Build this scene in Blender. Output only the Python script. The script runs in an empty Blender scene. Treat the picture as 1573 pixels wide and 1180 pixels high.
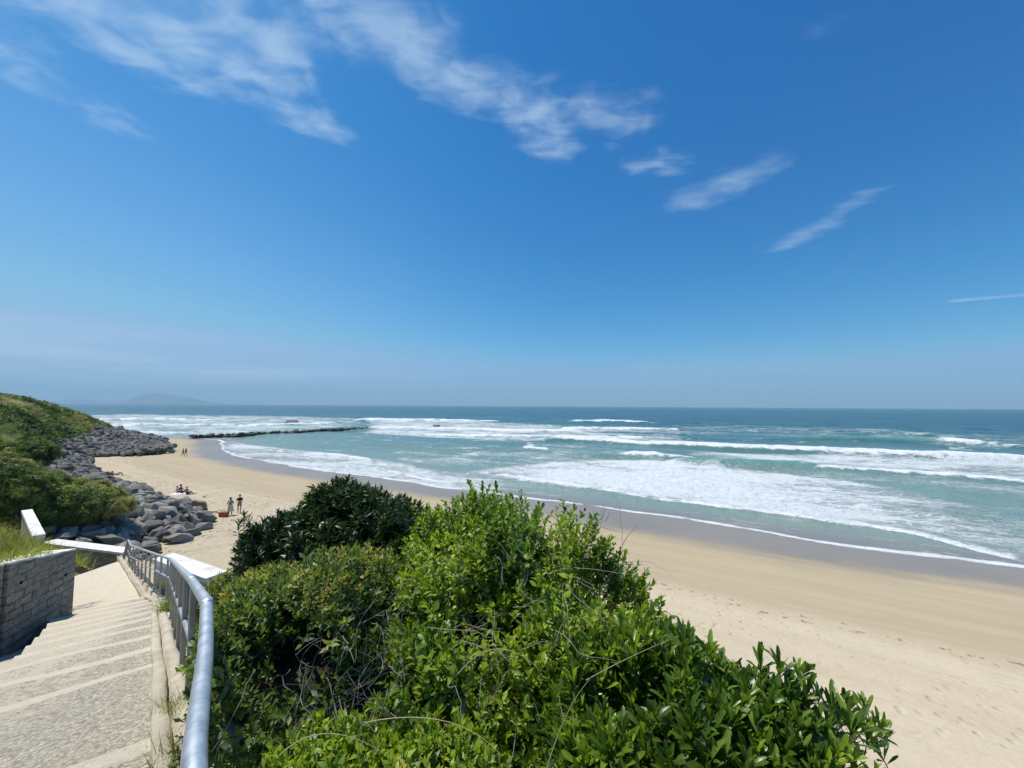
import bpy, math, random
import numpy as np
from mathutils import Vector, Matrix

random.seed(7)
RNG = np.random.default_rng(11)
scene = bpy.context.scene
COL = scene.collection

# ------------------------------------------------------------------ camera
H = 12.6
FPX, CX, CY = 600.0, 786.5, 590.0
PITCH, ROLL = math.radians(3.2), math.radians(0.32)
cam_d = bpy.data.cameras.new('camera')
cam = bpy.data.objects.new('camera', cam_d)
COL.objects.link(cam)
cam_d.sensor_width = 36.0
cam_d.lens = 36.0 * FPX / 1573.0
cam_d.clip_start = 0.05
cam_d.clip_end = 200000
ROT = Matrix.Rotation(math.pi / 2 + PITCH, 3, 'X') @ Matrix.Rotation(ROLL, 3, 'Z')
cam.matrix_world = Matrix.Translation((0, 0, H)) @ ROT.to_4x4()
scene.camera = cam
RN = np.array(ROT)


def ray(px, py):
    """direction of a point of the photograph, scaled so that y = 1"""
    d = RN @ np.array([(px - CX) / FPX, (CY - py) / FPX, -1.0])
    return d / d[1]


def at_y(px, py, Y):
    d = ray(px, py)
    return np.array([d[0] * Y, Y, H + d[2] * Y])


def at_z(px, py, z):
    d = ray(px, py)
    return at_y(px, py, (z - H) / d[2])


def project(P):
    """world points (n,3) to photograph coordinates"""
    Q = (P - np.array([0, 0, H])) @ RN
    return CX + FPX * Q[:, 0] / -Q[:, 2], CY - FPX * Q[:, 1] / -Q[:, 2]


# ------------------------------------------------------------------ helpers
def tag(o, label=None, cat=None, group=None, kind=None):
    if label: o['label'] = label
    if cat: o['category'] = cat
    if group: o['group'] = group
    if kind: o['kind'] = kind
    return o


def empty(name, loc, label, cat, group=None, rz=0.0):
    o = bpy.data.objects.new(name, None)
    COL.objects.link(o)
    o.location = loc
    o.rotation_euler = (0, 0, rz)
    o.empty_display_size = 0.2
    return tag(o, label, cat, group)


def make_mesh(name, V, F, smooth=False, attrs=None):
    V = np.ascontiguousarray(V, dtype=np.float32)
    m = bpy.data.meshes.new(name)
    if isinstance(F, np.ndarray):
        k = F.shape[1]
        m.vertices.add(len(V))
        m.vertices.foreach_set('co', V.ravel())
        m.loops.add(F.size)
        m.loops.foreach_set('vertex_index', np.ascontiguousarray(F, dtype=np.int32).ravel())
        m.polygons.add(len(F))
        m.polygons.foreach_set('loop_start', np.arange(0, F.size, k, dtype=np.int32))
    else:
        m.from_pydata([tuple(map(float, v)) for v in V], [], [tuple(map(int, f)) for f in F])
    for an, av in (attrs or {}).items():
        a = m.attributes.new(an, 'FLOAT', 'POINT')
        a.data.foreach_set('value', np.ascontiguousarray(av, dtype=np.float32))
    m.update(calc_edges=True)
    m.validate()
    if smooth:
        m.polygons.foreach_set('use_smooth', np.ones(len(m.polygons), dtype=bool))
    return m


def obj(name, V, F, mat, parent=None, smooth=False, attrs=None, loc=None):
    V = np.asarray(V, dtype=np.float64)
    if parent is not None and loc is None:
        V = V - np.array(parent.location)
    m = make_mesh(name, V, F, smooth, attrs)
    m.materials.append(mat)
    o = bpy.data.objects.new(name, m)
    COL.objects.link(o)
    if parent is not None: o.parent = parent
    if loc is not None: o.location = loc
    return o


class MB:
    def __init__(s): s.v, s.f, s.n = [], [], 0

    def add(s, V, F):
        V = np.asarray(V, float)
        s.v.append(V)
        s.f += [tuple(i + s.n for i in f) for f in F]
        s.n += len(V)
        return s

    def build(s, name, mat, parent=None, smooth=False):
        return obj(name, np.vstack(s.v), s.f, mat, parent, smooth)


def unit(v):
    v = np.asarray(v, float)
    return v / (np.linalg.norm(v) + 1e-12)


def tube(pts, r, seg=10, caps=True, up=(0, 0, 1)):
    pts = [np.asarray(p, float) for p in pts]
    rs = r if hasattr(r, '__len__') else [r] * len(pts)
    V, F = [], []
    for i, p in enumerate(pts):
        a = pts[max(i - 1, 0)]; b = pts[min(i + 1, len(pts) - 1)]
        t = unit(b - a)
        u = np.cross(t, up)
        if np.linalg.norm(u) < 1e-4: u = np.cross(t, (1, 0, 0))
        u = unit(u); w = np.cross(u, t)
        for k in range(seg):
            an = 2 * math.pi * k / seg
            V.append(p + rs[i] * (math.cos(an) * u + math.sin(an) * w))
    for i in range(len(pts) - 1):
        for k in range(seg):
            a, b = i * seg + k, i * seg + (k + 1) % seg
            F.append((a, b, b + seg, a + seg))
    if caps:
        F.append(tuple(range(seg))[::-1])
        F.append(tuple(range((len(pts) - 1) * seg, len(pts) * seg)))
    return np.array(V), F


def prism(poly, z0, z1):
    """poly: ccw list of (x,y); z0,z1 floats or lists"""
    n = len(poly)
    z0 = z0 if hasattr(z0, '__len__') else [z0] * n
    z1 = z1 if hasattr(z1, '__len__') else [z1] * n
    V = [(p[0], p[1], z) for p, z in zip(poly, z0)] + [(p[0], p[1], z) for p, z in zip(poly, z1)]
    F = [tuple(range(n))[::-1], tuple(range(n, 2 * n))]
    for i in range(n):
        j = (i + 1) % n
        F.append((i, j, j + n, i + n))
    return np.array(V, float), F


def bevel(o, w=0.02, seg=2):
    b = o.modifiers.new('bevel', 'BEVEL')
    b.width = w; b.segments = seg; b.limit_method = 'ANGLE'; b.angle_limit = math.radians(40)
    return o


def _hash(ix, iy, seed):
    h = (ix.astype(np.int64) * 374761393 + iy.astype(np.int64) * 668265263 + seed * 1274126177) & 0xFFFFFFFF
    h = ((h ^ (h >> 13)) * 1274126177) & 0xFFFFFFFF
    h = h ^ (h >> 16)
    return (h & 0xFFFFFF) / float(0xFFFFFF)


def vnoise(x, y, seed=0):
    ix, iy = np.floor(x), np.floor(y)
    fx, fy = x - ix, y - iy
    fx = fx * fx * (3 - 2 * fx); fy = fy * fy * (3 - 2 * fy)
    a = _hash(ix, iy, seed); b = _hash(ix + 1, iy, seed)
    c = _hash(ix, iy + 1, seed); d = _hash(ix + 1, iy + 1, seed)
    return (a * (1 - fx) + b * fx) * (1 - fy) + (c * (1 - fx) + d * fx) * fy


def fbm(x, y, seed=0, oct=4):
    s, a, t = 0, 1.0, 0
    for i in range(oct):
        s = s + a * vnoise(x * 2 ** i + 17.3 * i, y * 2 ** i - 9.1 * i, seed + i)
        t += a; a *= 0.5
    return s / t


def sstep(a, b, x):
    t = np.clip((x - a) / (b - a), 0, 1)
    return t * t * (3 - 2 * t)


# ------------------------------------------------------------------ shader helper
class G:
    def __init__(s, tree):
        s.t = tree
        s.t.nodes.clear()

    def n(s, typ, ins=None, out=0, **props):
        nd = s.t.nodes.new(typ)
        for k, v in props.items(): setattr(nd, k, v)
        for k, v in (ins or {}).items():
            sk = nd.inputs[k]
            if isinstance(v, bpy.types.NodeSocket): s.t.links.new(v, sk)
            else:
                if sk.type == 'RGBA' and hasattr(v, '__len__') and len(v) == 3: v = (*v, 1)
                sk.default_value = v
        return nd if out is None else nd.outputs[out]

    def m(s, op, a, b=0.0, c=0.0, clamp=False):
        return s.n('ShaderNodeMath', {0: a, 1: b, 2: c}, operation=op, use_clamp=clamp)

    def v(s, op, a, b=(0, 0, 0), out=0):
        return s.n('ShaderNodeVectorMath', {0: a, 1: b}, out=out, operation=op)

    def mix(s, f, a, b, mode='MIX'):
        return s.n('ShaderNodeMix', {0: f, 6: a, 7: b}, out=2, data_type='RGBA', blend_type=mode)

    def ramp(s, f, stops, interp='LINEAR'):
        nd = s.t.nodes.new('ShaderNodeValToRGB')
        cr = nd.color_ramp; cr.interpolation = interp
        while len(cr.elements) > 1: cr.elements.remove(cr.elements[-1])
        for i, (p, c) in enumerate(stops):
            e = cr.elements[0] if i == 0 else cr.elements.new(p)
            e.position = p
            e.color = (c, c, c, 1) if not hasattr(c, '__len__') else (*c[:3], 1)
        s.t.links.new(f, nd.inputs[0])
        return nd.outputs[0]

    def range(s, x, a, b, c=0.0, d=1.0, smooth=True):
        return s.n('ShaderNodeMapRange', {0: x, 1: a, 2: b, 3: c, 4: d}, interpolation_type='SMOOTHSTEP' if smooth else 'LINEAR')

    def noise(s, vec, scale, detail=4, rough=0.55, dist=0.0, out=0):
        return s.n('ShaderNodeTexNoise', {'Vector': vec, 'Scale': scale, 'Detail': detail, 'Roughness': rough, 'Distortion': dist}, out=out)

    def attr(s, name, out=2):
        return s.n('ShaderNodeAttribute', out=out, attribute_name=name)

    def scale(s, vec, xyz):
        return s.v('MULTIPLY', vec, xyz)

    def bump(s, h, strength, dist, normal=None):
        ins = {'Height': h, 'Strength': strength, 'Distance': dist}
        if normal is not None: ins['Normal'] = normal
        return s.n('ShaderNodeBump', ins)


def mat(name):
    m = bpy.data.materials.new(name)
    m.use_nodes = True
    g = G(m.node_tree)
    return m, g


def finish(g, shader, vol=None):
    o = g.t.nodes.new('ShaderNodeOutputMaterial')
    g.t.links.new(shader, o.inputs[0])


def pbsdf(g, color, rough=0.6, spec=0.5, metal=0.0, normal=None, **kw):
    ins = {'Base Color': color, 'Roughness': rough, 'Metallic': metal, 'Specular IOR Level': spec}
    if normal is not None: ins['Normal'] = normal
    for k, v in kw.items(): ins[k.replace('_', ' ')] = v
    return g.n('ShaderNodeBsdfPrincipled', ins)


def geo_pos(g): return g.n('ShaderNodeNewGeometry', out=0)


def obj_co(g): return g.n('ShaderNodeTexCoord', out=3)


def simple(name, color, rough=0.7, spec=0.3, metal=0.0, var=0.25, scale=6.0, bump=0.0, world=False):
    m, g = mat(name)
    co = geo_pos(g) if world else obj_co(g)
    nz = g.noise(co, scale, 5, 0.6)
    c = g.mix(1.0, color, g.ramp(nz, [(0.25, 1 - var), (0.75, 1 + var)]), 'MULTIPLY')
    nrm = g.bump(g.noise(co, scale * 6, 4), bump, 0.01) if bump else None
    finish(g, pbsdf(g, c, rough, spec, metal, nrm))
    return m


# ------------------------------------------------------------------ light & sky
SUN_AZ, SUN_EL = math.radians(-68), math.radians(64)
sunv = Vector((math.sin(SUN_AZ) * math.cos(SUN_EL), math.cos(SUN_AZ) * math.cos(SUN_EL), math.sin(SUN_EL)))
sl = bpy.data.lights.new('sun', 'SUN')
sl.energy = 4.7; sl.angle = math.radians(0.53); sl.color = (1.0, 0.955, 0.88)
so = bpy.data.objects.new('sun', sl); COL.objects.link(so)
so.rotation_euler = (-sunv).to_track_quat('-Z', 'Y').to_euler()
so.location = (-30, 10, 60)

world = bpy.data.worlds.new('World'); scene.world = world
world.use_nodes = True
g = G(world.node_tree)
sky = g.n('ShaderNodeTexSky', out=None, sky_type='NISHITA', sun_disc=False, sun_elevation=SUN_EL, sun_rotation=SUN_AZ,
          altitude=0.0, air_density=1.0, dust_density=0.4, ozone_density=2.2)
gen = g.n('ShaderNodeTexCoord', out=0)
dirn = g.v('NORMALIZE', gen)
sx = g.n('ShaderNodeSeparateXYZ', {0: dirn}, out=None)
dz = g.m('MAXIMUM', sx.outputs[2], 0.03)
P = g.n('ShaderNodeCombineXYZ', {0: g.m('DIVIDE', sx.outputs[0], dz), 1: g.m('DIVIDE', sx.outputs[1], dz), 2: 0.0})


def cloud_pt(px, py):
    d = ray(px, py)
    return np.array([d[0] / d[2], d[1] / d[2], 0.0])


warp = g.v('SUBTRACT', g.noise(P, 2.2, 3, 0.55, out=1), (0.5, 0.5, 0.5))
Pw = g.v('ADD', P, g.scale(warp, (0.30, 0.30, 0)))


def streak(a, b, w, dens, vec):
    """soft mask round a segment of the cloud layer"""
    a, b = cloud_pt(*a), cloud_pt(*b)
    ab = b - a; L2 = float(ab @ ab)
    pa = g.v('SUBTRACT', vec, tuple(a))
    t = g.m('DIVIDE', g.v('DOT_PRODUCT', pa, tuple(ab), out=1), L2, clamp=True)
    proj = g.n('ShaderNodeVectorMath', {0: tuple(ab), 'Scale': t}, operation='SCALE')
    d = g.v('LENGTH', g.v('SUBTRACT', pa, proj), out=1)
    return g.range(d, 0.0, w, dens, 0.0)


def fold(vals):
    r = vals[0]
    for x in vals[1:]: r = g.m('MAXIMUM', r, x)
    return r


big = fold([
    streak((60, -40), (330, 50), 0.34, 0.95, Pw), streak((160, 20), (410, 95), 0.30, 1.0, Pw), streak((200, 90), (500, 198), 0.17, 0.85, Pw),
    streak((490, -40), (640, 80), 0.24, 1.0, Pw), streak((590, 60), (830, 185), 0.22, 1.0, Pw), streak((760, 130), (850, 215), 0.17, 0.9, Pw),
    streak((905, 175), (965, 190), 0.20, 0.62, Pw), streak((985, 255), (1035, 262), 0.15, 0.5, Pw),
    streak((0, 50), (25, 95), 0.22, 0.7, Pw), streak((70, 125), (140, 165), 0.2, 0.45, Pw), streak((390, 40), (560, 20), 0.35, 0.55, Pw)])
Ps = g.v('ADD', P, g.scale(warp, (0.10, 0.10, 0)))
thin = fold([
    streak((1070, 305), (1120, 282), 0.22, 0.60, Ps), streak((1090, 290), (1170, 258), 0.16, 0.5, Ps), streak((1205, 378), (1270, 345), 0.17, 0.55, Ps), streak((1250, 355), (1338, 297), 0.13, 0.48, Ps),
    streak((1470, 462), (1640, 447), 0.16, 0.62, Ps), streak((1300, 415), (1370, 408), 0.2, 0.16, Ps), streak((1250, 50), (1310, 20), 0.10, 0.16, Ps)])
rotP = g.n('ShaderNodeMapping', {'Vector': P, 'Rotation': (0, 0, math.radians(-35)), 'Scale': (2.2, 5.0, 1)})
wisp = g.noise(rotP, 1.6, 6, 0.56, 0.9)
puff = g.noise(Pw, 9.0, 5, 0.52, 0.3)
tex = g.m('ADD', g.m('MULTIPLY', wisp, 0.6), g.m('MULTIPLY', puff, 0.4))
tex = g.range(tex, 0.34, 0.66)
bigc = g.m('MULTIPLY', g.range(g.m('ADD', big, g.m('MULTIPLY', g.m('SUBTRACT', tex, 0.5), 0.55)), 0.05, 1.2), g.m('MULTIPLY', g.range(big, 0.02, 0.25), g.m('ADD', 0.20, g.m('MULTIPLY', tex, 0.27))))
thinc = g.m('MULTIPLY', g.range(g.m('ADD', thin, g.m('MULTIPLY', g.m('SUBTRACT', tex, 0.5), 0.35)), 0.08, 0.95), g.m('MULTIPLY', g.range(thin, 0.02, 0.2), 0.36))
# veil of low cloud along the horizon, thicker toward the sun side
lowP = g.n('ShaderNodeCombineXYZ', {0: g.m('MULTIPLY', sx.outputs[0], 2.0), 1: g.m('MULTIPLY', sx.outputs[1], 2.0), 2: g.m('MULTIPLY', sx.outputs[2], 26.0)})
lown = g.range(g.noise(lowP, 1.3, 5, 0.55), 0.4, 0.75)
lowh = g.m('MULTIPLY', g.range(sx.outputs[2], 0.0, 0.035, 0.3, 1.0), g.range(sx.outputs[2], 0.05, 0.17, 1.0, 0.0))
lows = g.range(sx.outputs[0], -0.95, 0.2, 0.75, 0.10)
low = g.m('MULTIPLY', g.m('MULTIPLY', g.m('ADD', 0.25, lown), lowh), lows)
veil = g.m('MULTIPLY', g.range(sx.outputs[0], -0.95, 0.15, 0.24, 0.0), g.range(sx.outputs[2], 0.02, 0.62, 1.0, 0.15))
cl = g.m('MINIMUM', g.m('ADD', g.m('ADD', g.m('MAXIMUM', bigc, thinc), veil), g.m('MULTIPLY', low, 0.62)), 0.9)
# the phone's rendition of a clear sky: deeper blue than the raw sky model, channel by channel
STR = 0.11
sc_ = g.n('ShaderNodeSeparateColor', {0: sky.outputs[0]}, out=None)
def grade(x, a, b, top): return g.m('MINIMUM', g.m('MULTIPLY', g.m('POWER', g.m('MULTIPLY', x, STR), b), a / STR), top / STR)
SKYC = g.n('ShaderNodeCombineColor', {0: grade(sc_.outputs[0], 1.9, 2.8, 0.21), 1: grade(sc_.outputs[1], 0.88, 1.25, 0.418), 2: grade(sc_.outputs[2], 0.946, 0.888, 0.69)})
cc = g.mix(cl, SKYC, (5.3, 6.6, 7.7))
bg = g.n('ShaderNodeBackground', {'Color': cc, 'Strength': 0.11})
wo = g.t.nodes.new('ShaderNodeOutputWorld'); g.t.links.new(bg, wo.inputs[0])

# ------------------------------------------------------------------ shoreline and beach heights
WL = np.array([(190, -60), (110, -8), (70, 16), (41.3, 31.5), (30.6, 35.7), (15.8, 44.4), (1.2, 54.7), (-20.9, 66.3), (-48, 81), (-72, 99),
               (-88, 119), (-106, 142), (-135, 152), (-220, 168), (-600, 230)], float)
for _ in range(2):
    a, b = WL[:-1], WL[1:]
    WL = np.vstack([WL[:1], np.stack([0.75 * a + 0.25 * b, 0.25 * a + 0.75 * b], 1).reshape(-1, 2), WL[-1:]])


def shore_dist(X, Y):
    """signed distance to the waterline, positive on land"""
    best = np.full(X.shape, 1e18); sg = np.ones(X.shape)
    for (ax, ay), (bx, by) in zip(WL[:-1], WL[1:]):
        dx, dy = bx - ax, by - ay
        wx, wy = X - ax, Y - ay
        t = np.clip((wx * dx + wy * dy) / (dx * dx + dy * dy), 0, 1)
        d2 = (wx - t * dx) ** 2 + (wy - t * dy) ** 2
        c = dx * wy - dy * wx
        k = d2 < best - 1e-9
        best = np.where(k, d2, best); sg = np.where(k, np.sign(c), sg)
    return np.sqrt(best) * sg


def beach_z(sd):
    return np.interp(sd, [-400, -60, -20, -5, 0, 9, 14, 19, 20.2, 27, 36, 60], [-9, -2.6, -1.0, -0.26, 0, 0.5, 0.82, 1.16, 1.32, 1.72, 1.95, 2.25])


def beach_at(x, y):
    return float(beach_z(shore_dist(np.array([x]), np.array([y])))[0])


def on_beach(px, py):
    z = 1.9
    for _ in range(12):
        p = at_z(px, py, z)
        z = beach_at(p[0], p[1])
    return at_z(px, py, z)


def polar(rs, a0, a1, da):
    an = np.radians(np.arange(a0, a1 + da, da))
    R, A = np.meshgrid(rs, an, indexing='ij')
    nr, na = R.shape
    X, Y = (R * np.sin(A)).ravel(), (R * np.cos(A)).ravel()
    i = np.arange(nr - 1)[:, None] * na + np.arange(na - 1)[None, :]
    F = np.stack([i, i + 1, i + na + 1, i + na], -1).reshape(-1, 4)[:, ::-1]
    return X, Y, F


# ---- sand
rs = np.concatenate([np.array([3.0, 5.0]), (H - 1.2) * FPX / np.arange(1000, 24, -1.3)])
X, Y, F = polar(rs, -82, 88, 0.24)
sd = shore_dist(X, Y)
wob = (fbm(X * 0.05, Y * 0.05, 3) - 0.5)
Z = beach_z(sd + 3.0 * wob) + np.where(sd > 4, 0.10, 0.02) * (fbm(X * 0.35, Y * 0.35, 5) - 0.5) * np.clip(sd / 12, 0, 1)
m, g = mat('sand')
pos = geo_pos(g)
sdn = g.attr('shore')
n1 = g.noise(pos, 0.06, 4, 0.6); n2 = g.noise(pos, 0.9, 6, 0.65); n3 = g.noise(pos, 9.0, 4, 0.7); n4 = g.noise(g.scale(pos, (1, 1, 0.3)), 2.6, 5, 0.7, 0.6)
# streaks combed along the beach
along = g.n('ShaderNodeMapping', {'Vector': pos, 'Rotation': (0, 0, math.radians(-31)), 'Scale': (14.0, 1.1, 1)}, vector_type='TEXTURE')
st = g.noise(along, 1.0, 6, 0.6, 0.4)
edge = g.m('ADD', sdn, g.m('MULTIPLY', g.m('SUBTRACT', n1, 0.5), 5.0))
edge2 = g.m('ADD', edge, g.m('MULTIPLY', g.m('SUBTRACT', n2, 0.5), 1.6))
dry = g.mix(g.range(st, 0.35, 0.68), (0.525, 0.443, 0.312), (0.485, 0.40, 0.272))
dry = g.mix(g.m('MULTIPLY', g.range(n3, 0.4, 0.75), 0.22), dry, (0.42, 0.31, 0.20))
damp = g.mix(g.range(st, 0.35, 0.65), (0.385, 0.312, 0.20), (0.425, 0.345, 0.228))
wet = g.mix(g.range(n1, 0.3, 0.7), (0.215, 0.18, 0.135), (0.26, 0.218, 0.165))
dry = g.mix(g.m('MULTIPLY', g.range(n4, 0.5, 0.7), 0.28), dry, (0.34, 0.27, 0.175))
c = g.mix(g.range(edge2, 17.5, 21.0), damp, dry)
stl = g.m('MULTIPLY', g.range(g.noise(along, 2.6, 5, 0.65, 0.8), 0.58, 0.68), g.range(edge, 12, 20))
c = g.mix(g.m('MULTIPLY', stl, 0.35), c, (0.56, 0.48, 0.345))
# line of small dark tidewrack bits on the scarp
wl = g.m('MULTIPLY', g.range(g.m('ABSOLUTE', g.m('SUBTRACT', edge2, 19.6)), 0.1, 0.9, 1.0, 0.0), g.range(g.noise(pos, 2.2, 4, 0.65), 0.55, 0.64))
c = g.mix(g.m('MULTIPLY', wl, 0.85), c, (0.16, 0.11, 0.07))
wetf = g.range(g.m('ADD', edge, g.m('MULTIPLY', g.m('SUBTRACT', st, 0.5), 2.5)), 4.4, 9.8, 1.0, 0.0)
c = g.mix(wetf, c, wet)
rough = g.m('SUBTRACT', 0.95, g.m('MULTIPLY', wetf, 0.62))
vor = g.n('ShaderNodeTexVoronoi', {'Vector': pos, 'Scale': 1.9, 'Randomness': 1.0}, feature='SMOOTH_F1')
foot = g.range(vor, 0.04, 0.30)
patch = g.m('MULTIPLY', g.range(edge, 14, 24), g.range(g.noise(pos, 0.11, 3), 0.40, 0.58))
hgt = g.m('ADD', g.m('MULTIPLY', foot, g.m('MULTIPLY', patch, 1.3)), g.m('MULTIPLY', n2, g.range(edge, 8, 20, 0.05, 0.7)))
hgt = g.m('ADD', hgt, g.m('MULTIPLY', n4, g.range(edge, 14, 22, 0.0, 0.8)))
hgt = g.m('ADD', hgt, g.m('MULTIPLY', st, g.range(edge, 10, 16, 0.05, 0.4)))
px_ = g.n('ShaderNodeSeparateXYZ', {0: pos}, out=0)
b1 = g.bump(hgt, 0.9, g.range(px_, -22, 2, 0.26, 0.055))
rk = g.n('ShaderNodeMapping', {'Vector': pos, 'Rotation': (0, 0, math.radians(-31)), 'Scale': (9.0, 1, 1)}, vector_type='TEXTURE')
rake = g.n('ShaderNodeTexWave', {'Vector': rk, 'Scale': 0.85, 'Distortion': 3.0, 'Detail': 3, 'Detail Scale': 1.2}, bands_direction='Y')
rakef = g.m('MULTIPLY', g.range(edge, 18, 23), g.range(g.noise(rk, 0.35, 3), 0.38, 0.6))
b1 = g.bump(g.m('MULTIPLY', rake, rakef), 0.5, 0.05, b1)
b2 = g.bump(n3, g.range(edge, 8, 14, 0.02, 0.25), 0.02, b1)
finish(g, pbsdf(g, c, rough, g.m('ADD', 0.15, g.m('MULTIPLY', wetf, 0.35)), 0, b2))
SAND = m
o = obj('sand_beach', np.stack([X, Y, Z], 1), F, SAND, smooth=True, attrs={'shore': sd})
tag(o, 'pale sand beach curving between rock armour and surf', 'beach', kind='structure')

# ---- sea: crest lines and foam sheets are taken off the photograph onto the water plane
rs = np.concatenate([H * FPX / np.arange(345, 1.2, -0.5), np.array([9000, 11500, 15000, 22000.0])])
X, Y, F = polar(rs, -76, 84, 0.19)
R = np.hypot(X, Y)
sd = shore_dist(X, Y)
px, py = project(np.stack([X, Y, np.zeros_like(X)], 1))
mpp = R * R / (H * FPX)                       # metres of water per photograph row
wx = (fbm(X * 0.045, Y * 0.045, 31, 4) - 0.5); wy = (fbm(X * 0.2, Y * 0.2, 41, 3) - 0.5)
seaward = np.clip(-sd, 0, None)
near = sstep(0.5, 12, seaward)
foam = np.zeros_like(X); Zs = np.zeros_like(X)


def xfade(xs, soft):
    return sstep(xs[0] - soft, xs[0] + soft, px) * (1 - sstep(xs[-1] - soft, xs[-1] + soft, px))


def crest(pts, h, f, thick, tail=0.0, tailf=0.0, soft=18, wob=3.0, ragged=1.0):
    """a breaking wave along pts: ridge of height h, white front `thick` metres deep and a tail of foam behind"""
    global foam, Zs
    pts = np.array(pts, float)
    yl = np.interp(px, pts[:, 0], pts[:, 1])
    u = (yl - py) * mpp + wob * wx * np.clip(mpp, 0.4, 3) + 2.6 * wy * ragged * np.clip(thick / 3, 0.5, 1.5)   # + = seaward of the front
    xf = xfade(pts[:, 0], soft)
    xf = xf * sstep(-0.2, 0.15, 1.3 * wx + 0.8 * wy + (xf - 0.5) * 0.8)
    hh = h * (0.75 + 0.5 * fbm(X * 0.06, Y * 0.06, 51, 3))
    thick = thick * (0.15 + 0.85 * xf) * (0.55 + 0.9 * fbm(X * 0.09 + 7, Y * 0.09, 57, 4))
    c0 = 0.45 * thick
    prof = np.where(u < c0, np.exp(-((u - c0) / (0.50 * thick + 0.6 * h)) ** 2), np.exp(-((u - c0) / (1.0 * thick + 3.5 * h)) ** 2))
    Zs = np.maximum(Zs, hh * prof * xf)
    tk = np.maximum(thick, 0.3)
    fr = sstep(-0.45, 0.35, u / np.maximum(0.3 * tk, 0.4)) * (1 - sstep(0.55, 1.5, u / tk)) * (0.78 + 0.34 * fbm(X * 0.5, Y * 0.5, 59, 3))
    fo = f * fr
    if tail:
        fo = np.maximum(fo, tailf * sstep(0, 1, u / np.maximum(thick, 0.3)) * np.exp(-np.clip(u - thick, 0, None) / tail))
    foam = np.maximum(foam, fo * xf)


def sheet(xs, tops, bots, dens, soft=5.0):
    """foam lying on the water between two lines"""
    global foam
    xs = np.array(xs, float)
    t = np.interp(px, xs, tops) + 10 * wx * np.clip(2 / mpp, 0.15, 2.0); b = np.interp(px, xs, bots) + 6 * wx * np.clip(2 / mpp, 0.15, 2.0)
    d = np.interp(px, xs, dens) if hasattr(dens, '__len__') else dens
    mk = sstep(-soft, soft, py - t) * sstep(-soft * 0.6, soft * 0.6, b - py)
    edge = sstep(xs[0] - 25, xs[0] + 25, px) if xs[0] > 5 else 1.0
    edge = edge * ((1 - sstep(xs[-1] - 25, xs[-1] + 25, px)) if xs[-1] < 1560 else 1.0)
    foam = np.maximum(foam, d * mk * edge)


sheet([700, 760, 850, 1000, 1100, 1200, 1300, 1400, 1500, 1573, 1700], [726, 716, 708, 706, 711, 726, 735, 752, 775, 790, 815],
      [731, 735, 746, 769, 782, 794, 808, 824, 845, 864, 900], [0.58, 0.66, 0.76, 0.78, 0.76, 0.72, 0.64, 0.57, 0.53, 0.50, 0.48], 5)
sheet([760, 900, 1000, 1150, 1300, 1420, 1573, 1700], [736, 750, 769, 786, 806, 824, 862, 900], [752, 772, 790, 812, 832, 848, 872, 905], 0.33, 4)
sheet([1050, 1180, 1300, 1573, 1700], [690, 694, 697, 706, 712], [698, 712, 722, 741, 752], [0.45, 0.62, 0.68, 0.6, 0.6], 2.5)
sheet([560, 700, 860, 1000, 1060], [644, 646, 654, 657, 659], [667, 674, 677, 683, 686], [0.62, 0.62, 0.56, 0.48, 0.40], 1.8)
sheet([820, 900, 960, 1040], [680, 685, 690, 700], [694, 700, 708, 712], 0.42, 3)
sheet([100, 200, 330, 480, 560], [638, 636, 638, 640, 643], [664, 668, 668, 660, 654], [0.56, 0.56, 0.56, 0.52, 0.45], 1.5)
sheet([335, 400, 480, 600, 700, 780], [674, 684, 694, 708, 724, 732], [690, 718, 730, 748, 764, 776], [0.56, 0.62, 0.62, 0.58, 0.55, 0.5], 4)
sheet([1030, 1200, 1330, 1450, 1573, 1700], [653, 654, 657, 664, 668, 672], [668, 672, 676, 684, 690, 694], 0.38, 3)
sheet([600, 800, 1000, 1573, 1700], [690, 690, 700, 740, 760], [730, 735, 760, 830, 860], 0.39, 10)

crest([(1573, 864), (1480, 842), (1400, 823), (1290, 805), (1200, 793), (1130, 785), (1060, 776), (1000, 768), (930, 757), (860, 746), (790, 735), (755, 730)][::-1],
      0.38, 0.92, 2.0, 5, 0.70, 25, 1.8)
crest([(948, 701), (975, 703), (1000, 704), (1030, 706)], 1.15, 1.0, 5.0, 9, 0.4, 26)
crest([(1005, 705), (1040, 706), (1075, 709)], 1.0, 0.8, 3.0, 6, 0.4, 24)
crest([(870, 703), (955, 703)], 1.0, 0.12, 4.0, 0, 0, 25)
crest([(1030, 712), (1100, 715), (1200, 718), (1260, 720)], 1.2, 0.14, 4.0, 8, 0.35, 22)
crest([(1250, 721), (1330, 726), (1450, 734), (1573, 744), (1680, 752)], 0.8, 1.0, 3.6, 8, 0.62, 18)
crest([(840, 676), (930, 681), (1000, 686), (1060, 687), (1150, 692), (1300, 698), (1420, 704), (1573, 710), (1690, 716)], 1.45, 1.0, 7.5, 8, 0.45, 22)
crest([(860, 662), (960, 661), (1045, 661)], 1.3, 1.0, 9, 14, 0.45, 8)
crest([(560, 659), (700, 660), (790, 663), (900, 664)], 1.1, 0.95, 8, 14, 0.5, 25)
crest([(640, 669), (760, 672), (880, 674), (1000, 676)], 0.9, 0.95, 7, 10, 0.5, 25)
crest([(530, 646), (640, 647), (775, 649)], 1.6, 1.0, 12, 16, 0.5, 26)
crest([(868, 648), (940, 648), (1005, 650)], 1.5, 1.0, 13, 14, 0.45, 26)
crest([(1280, 662), (1360, 666), (1440, 671)], 1.2, 0.55, 8, 10, 0.4, 20)
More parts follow.
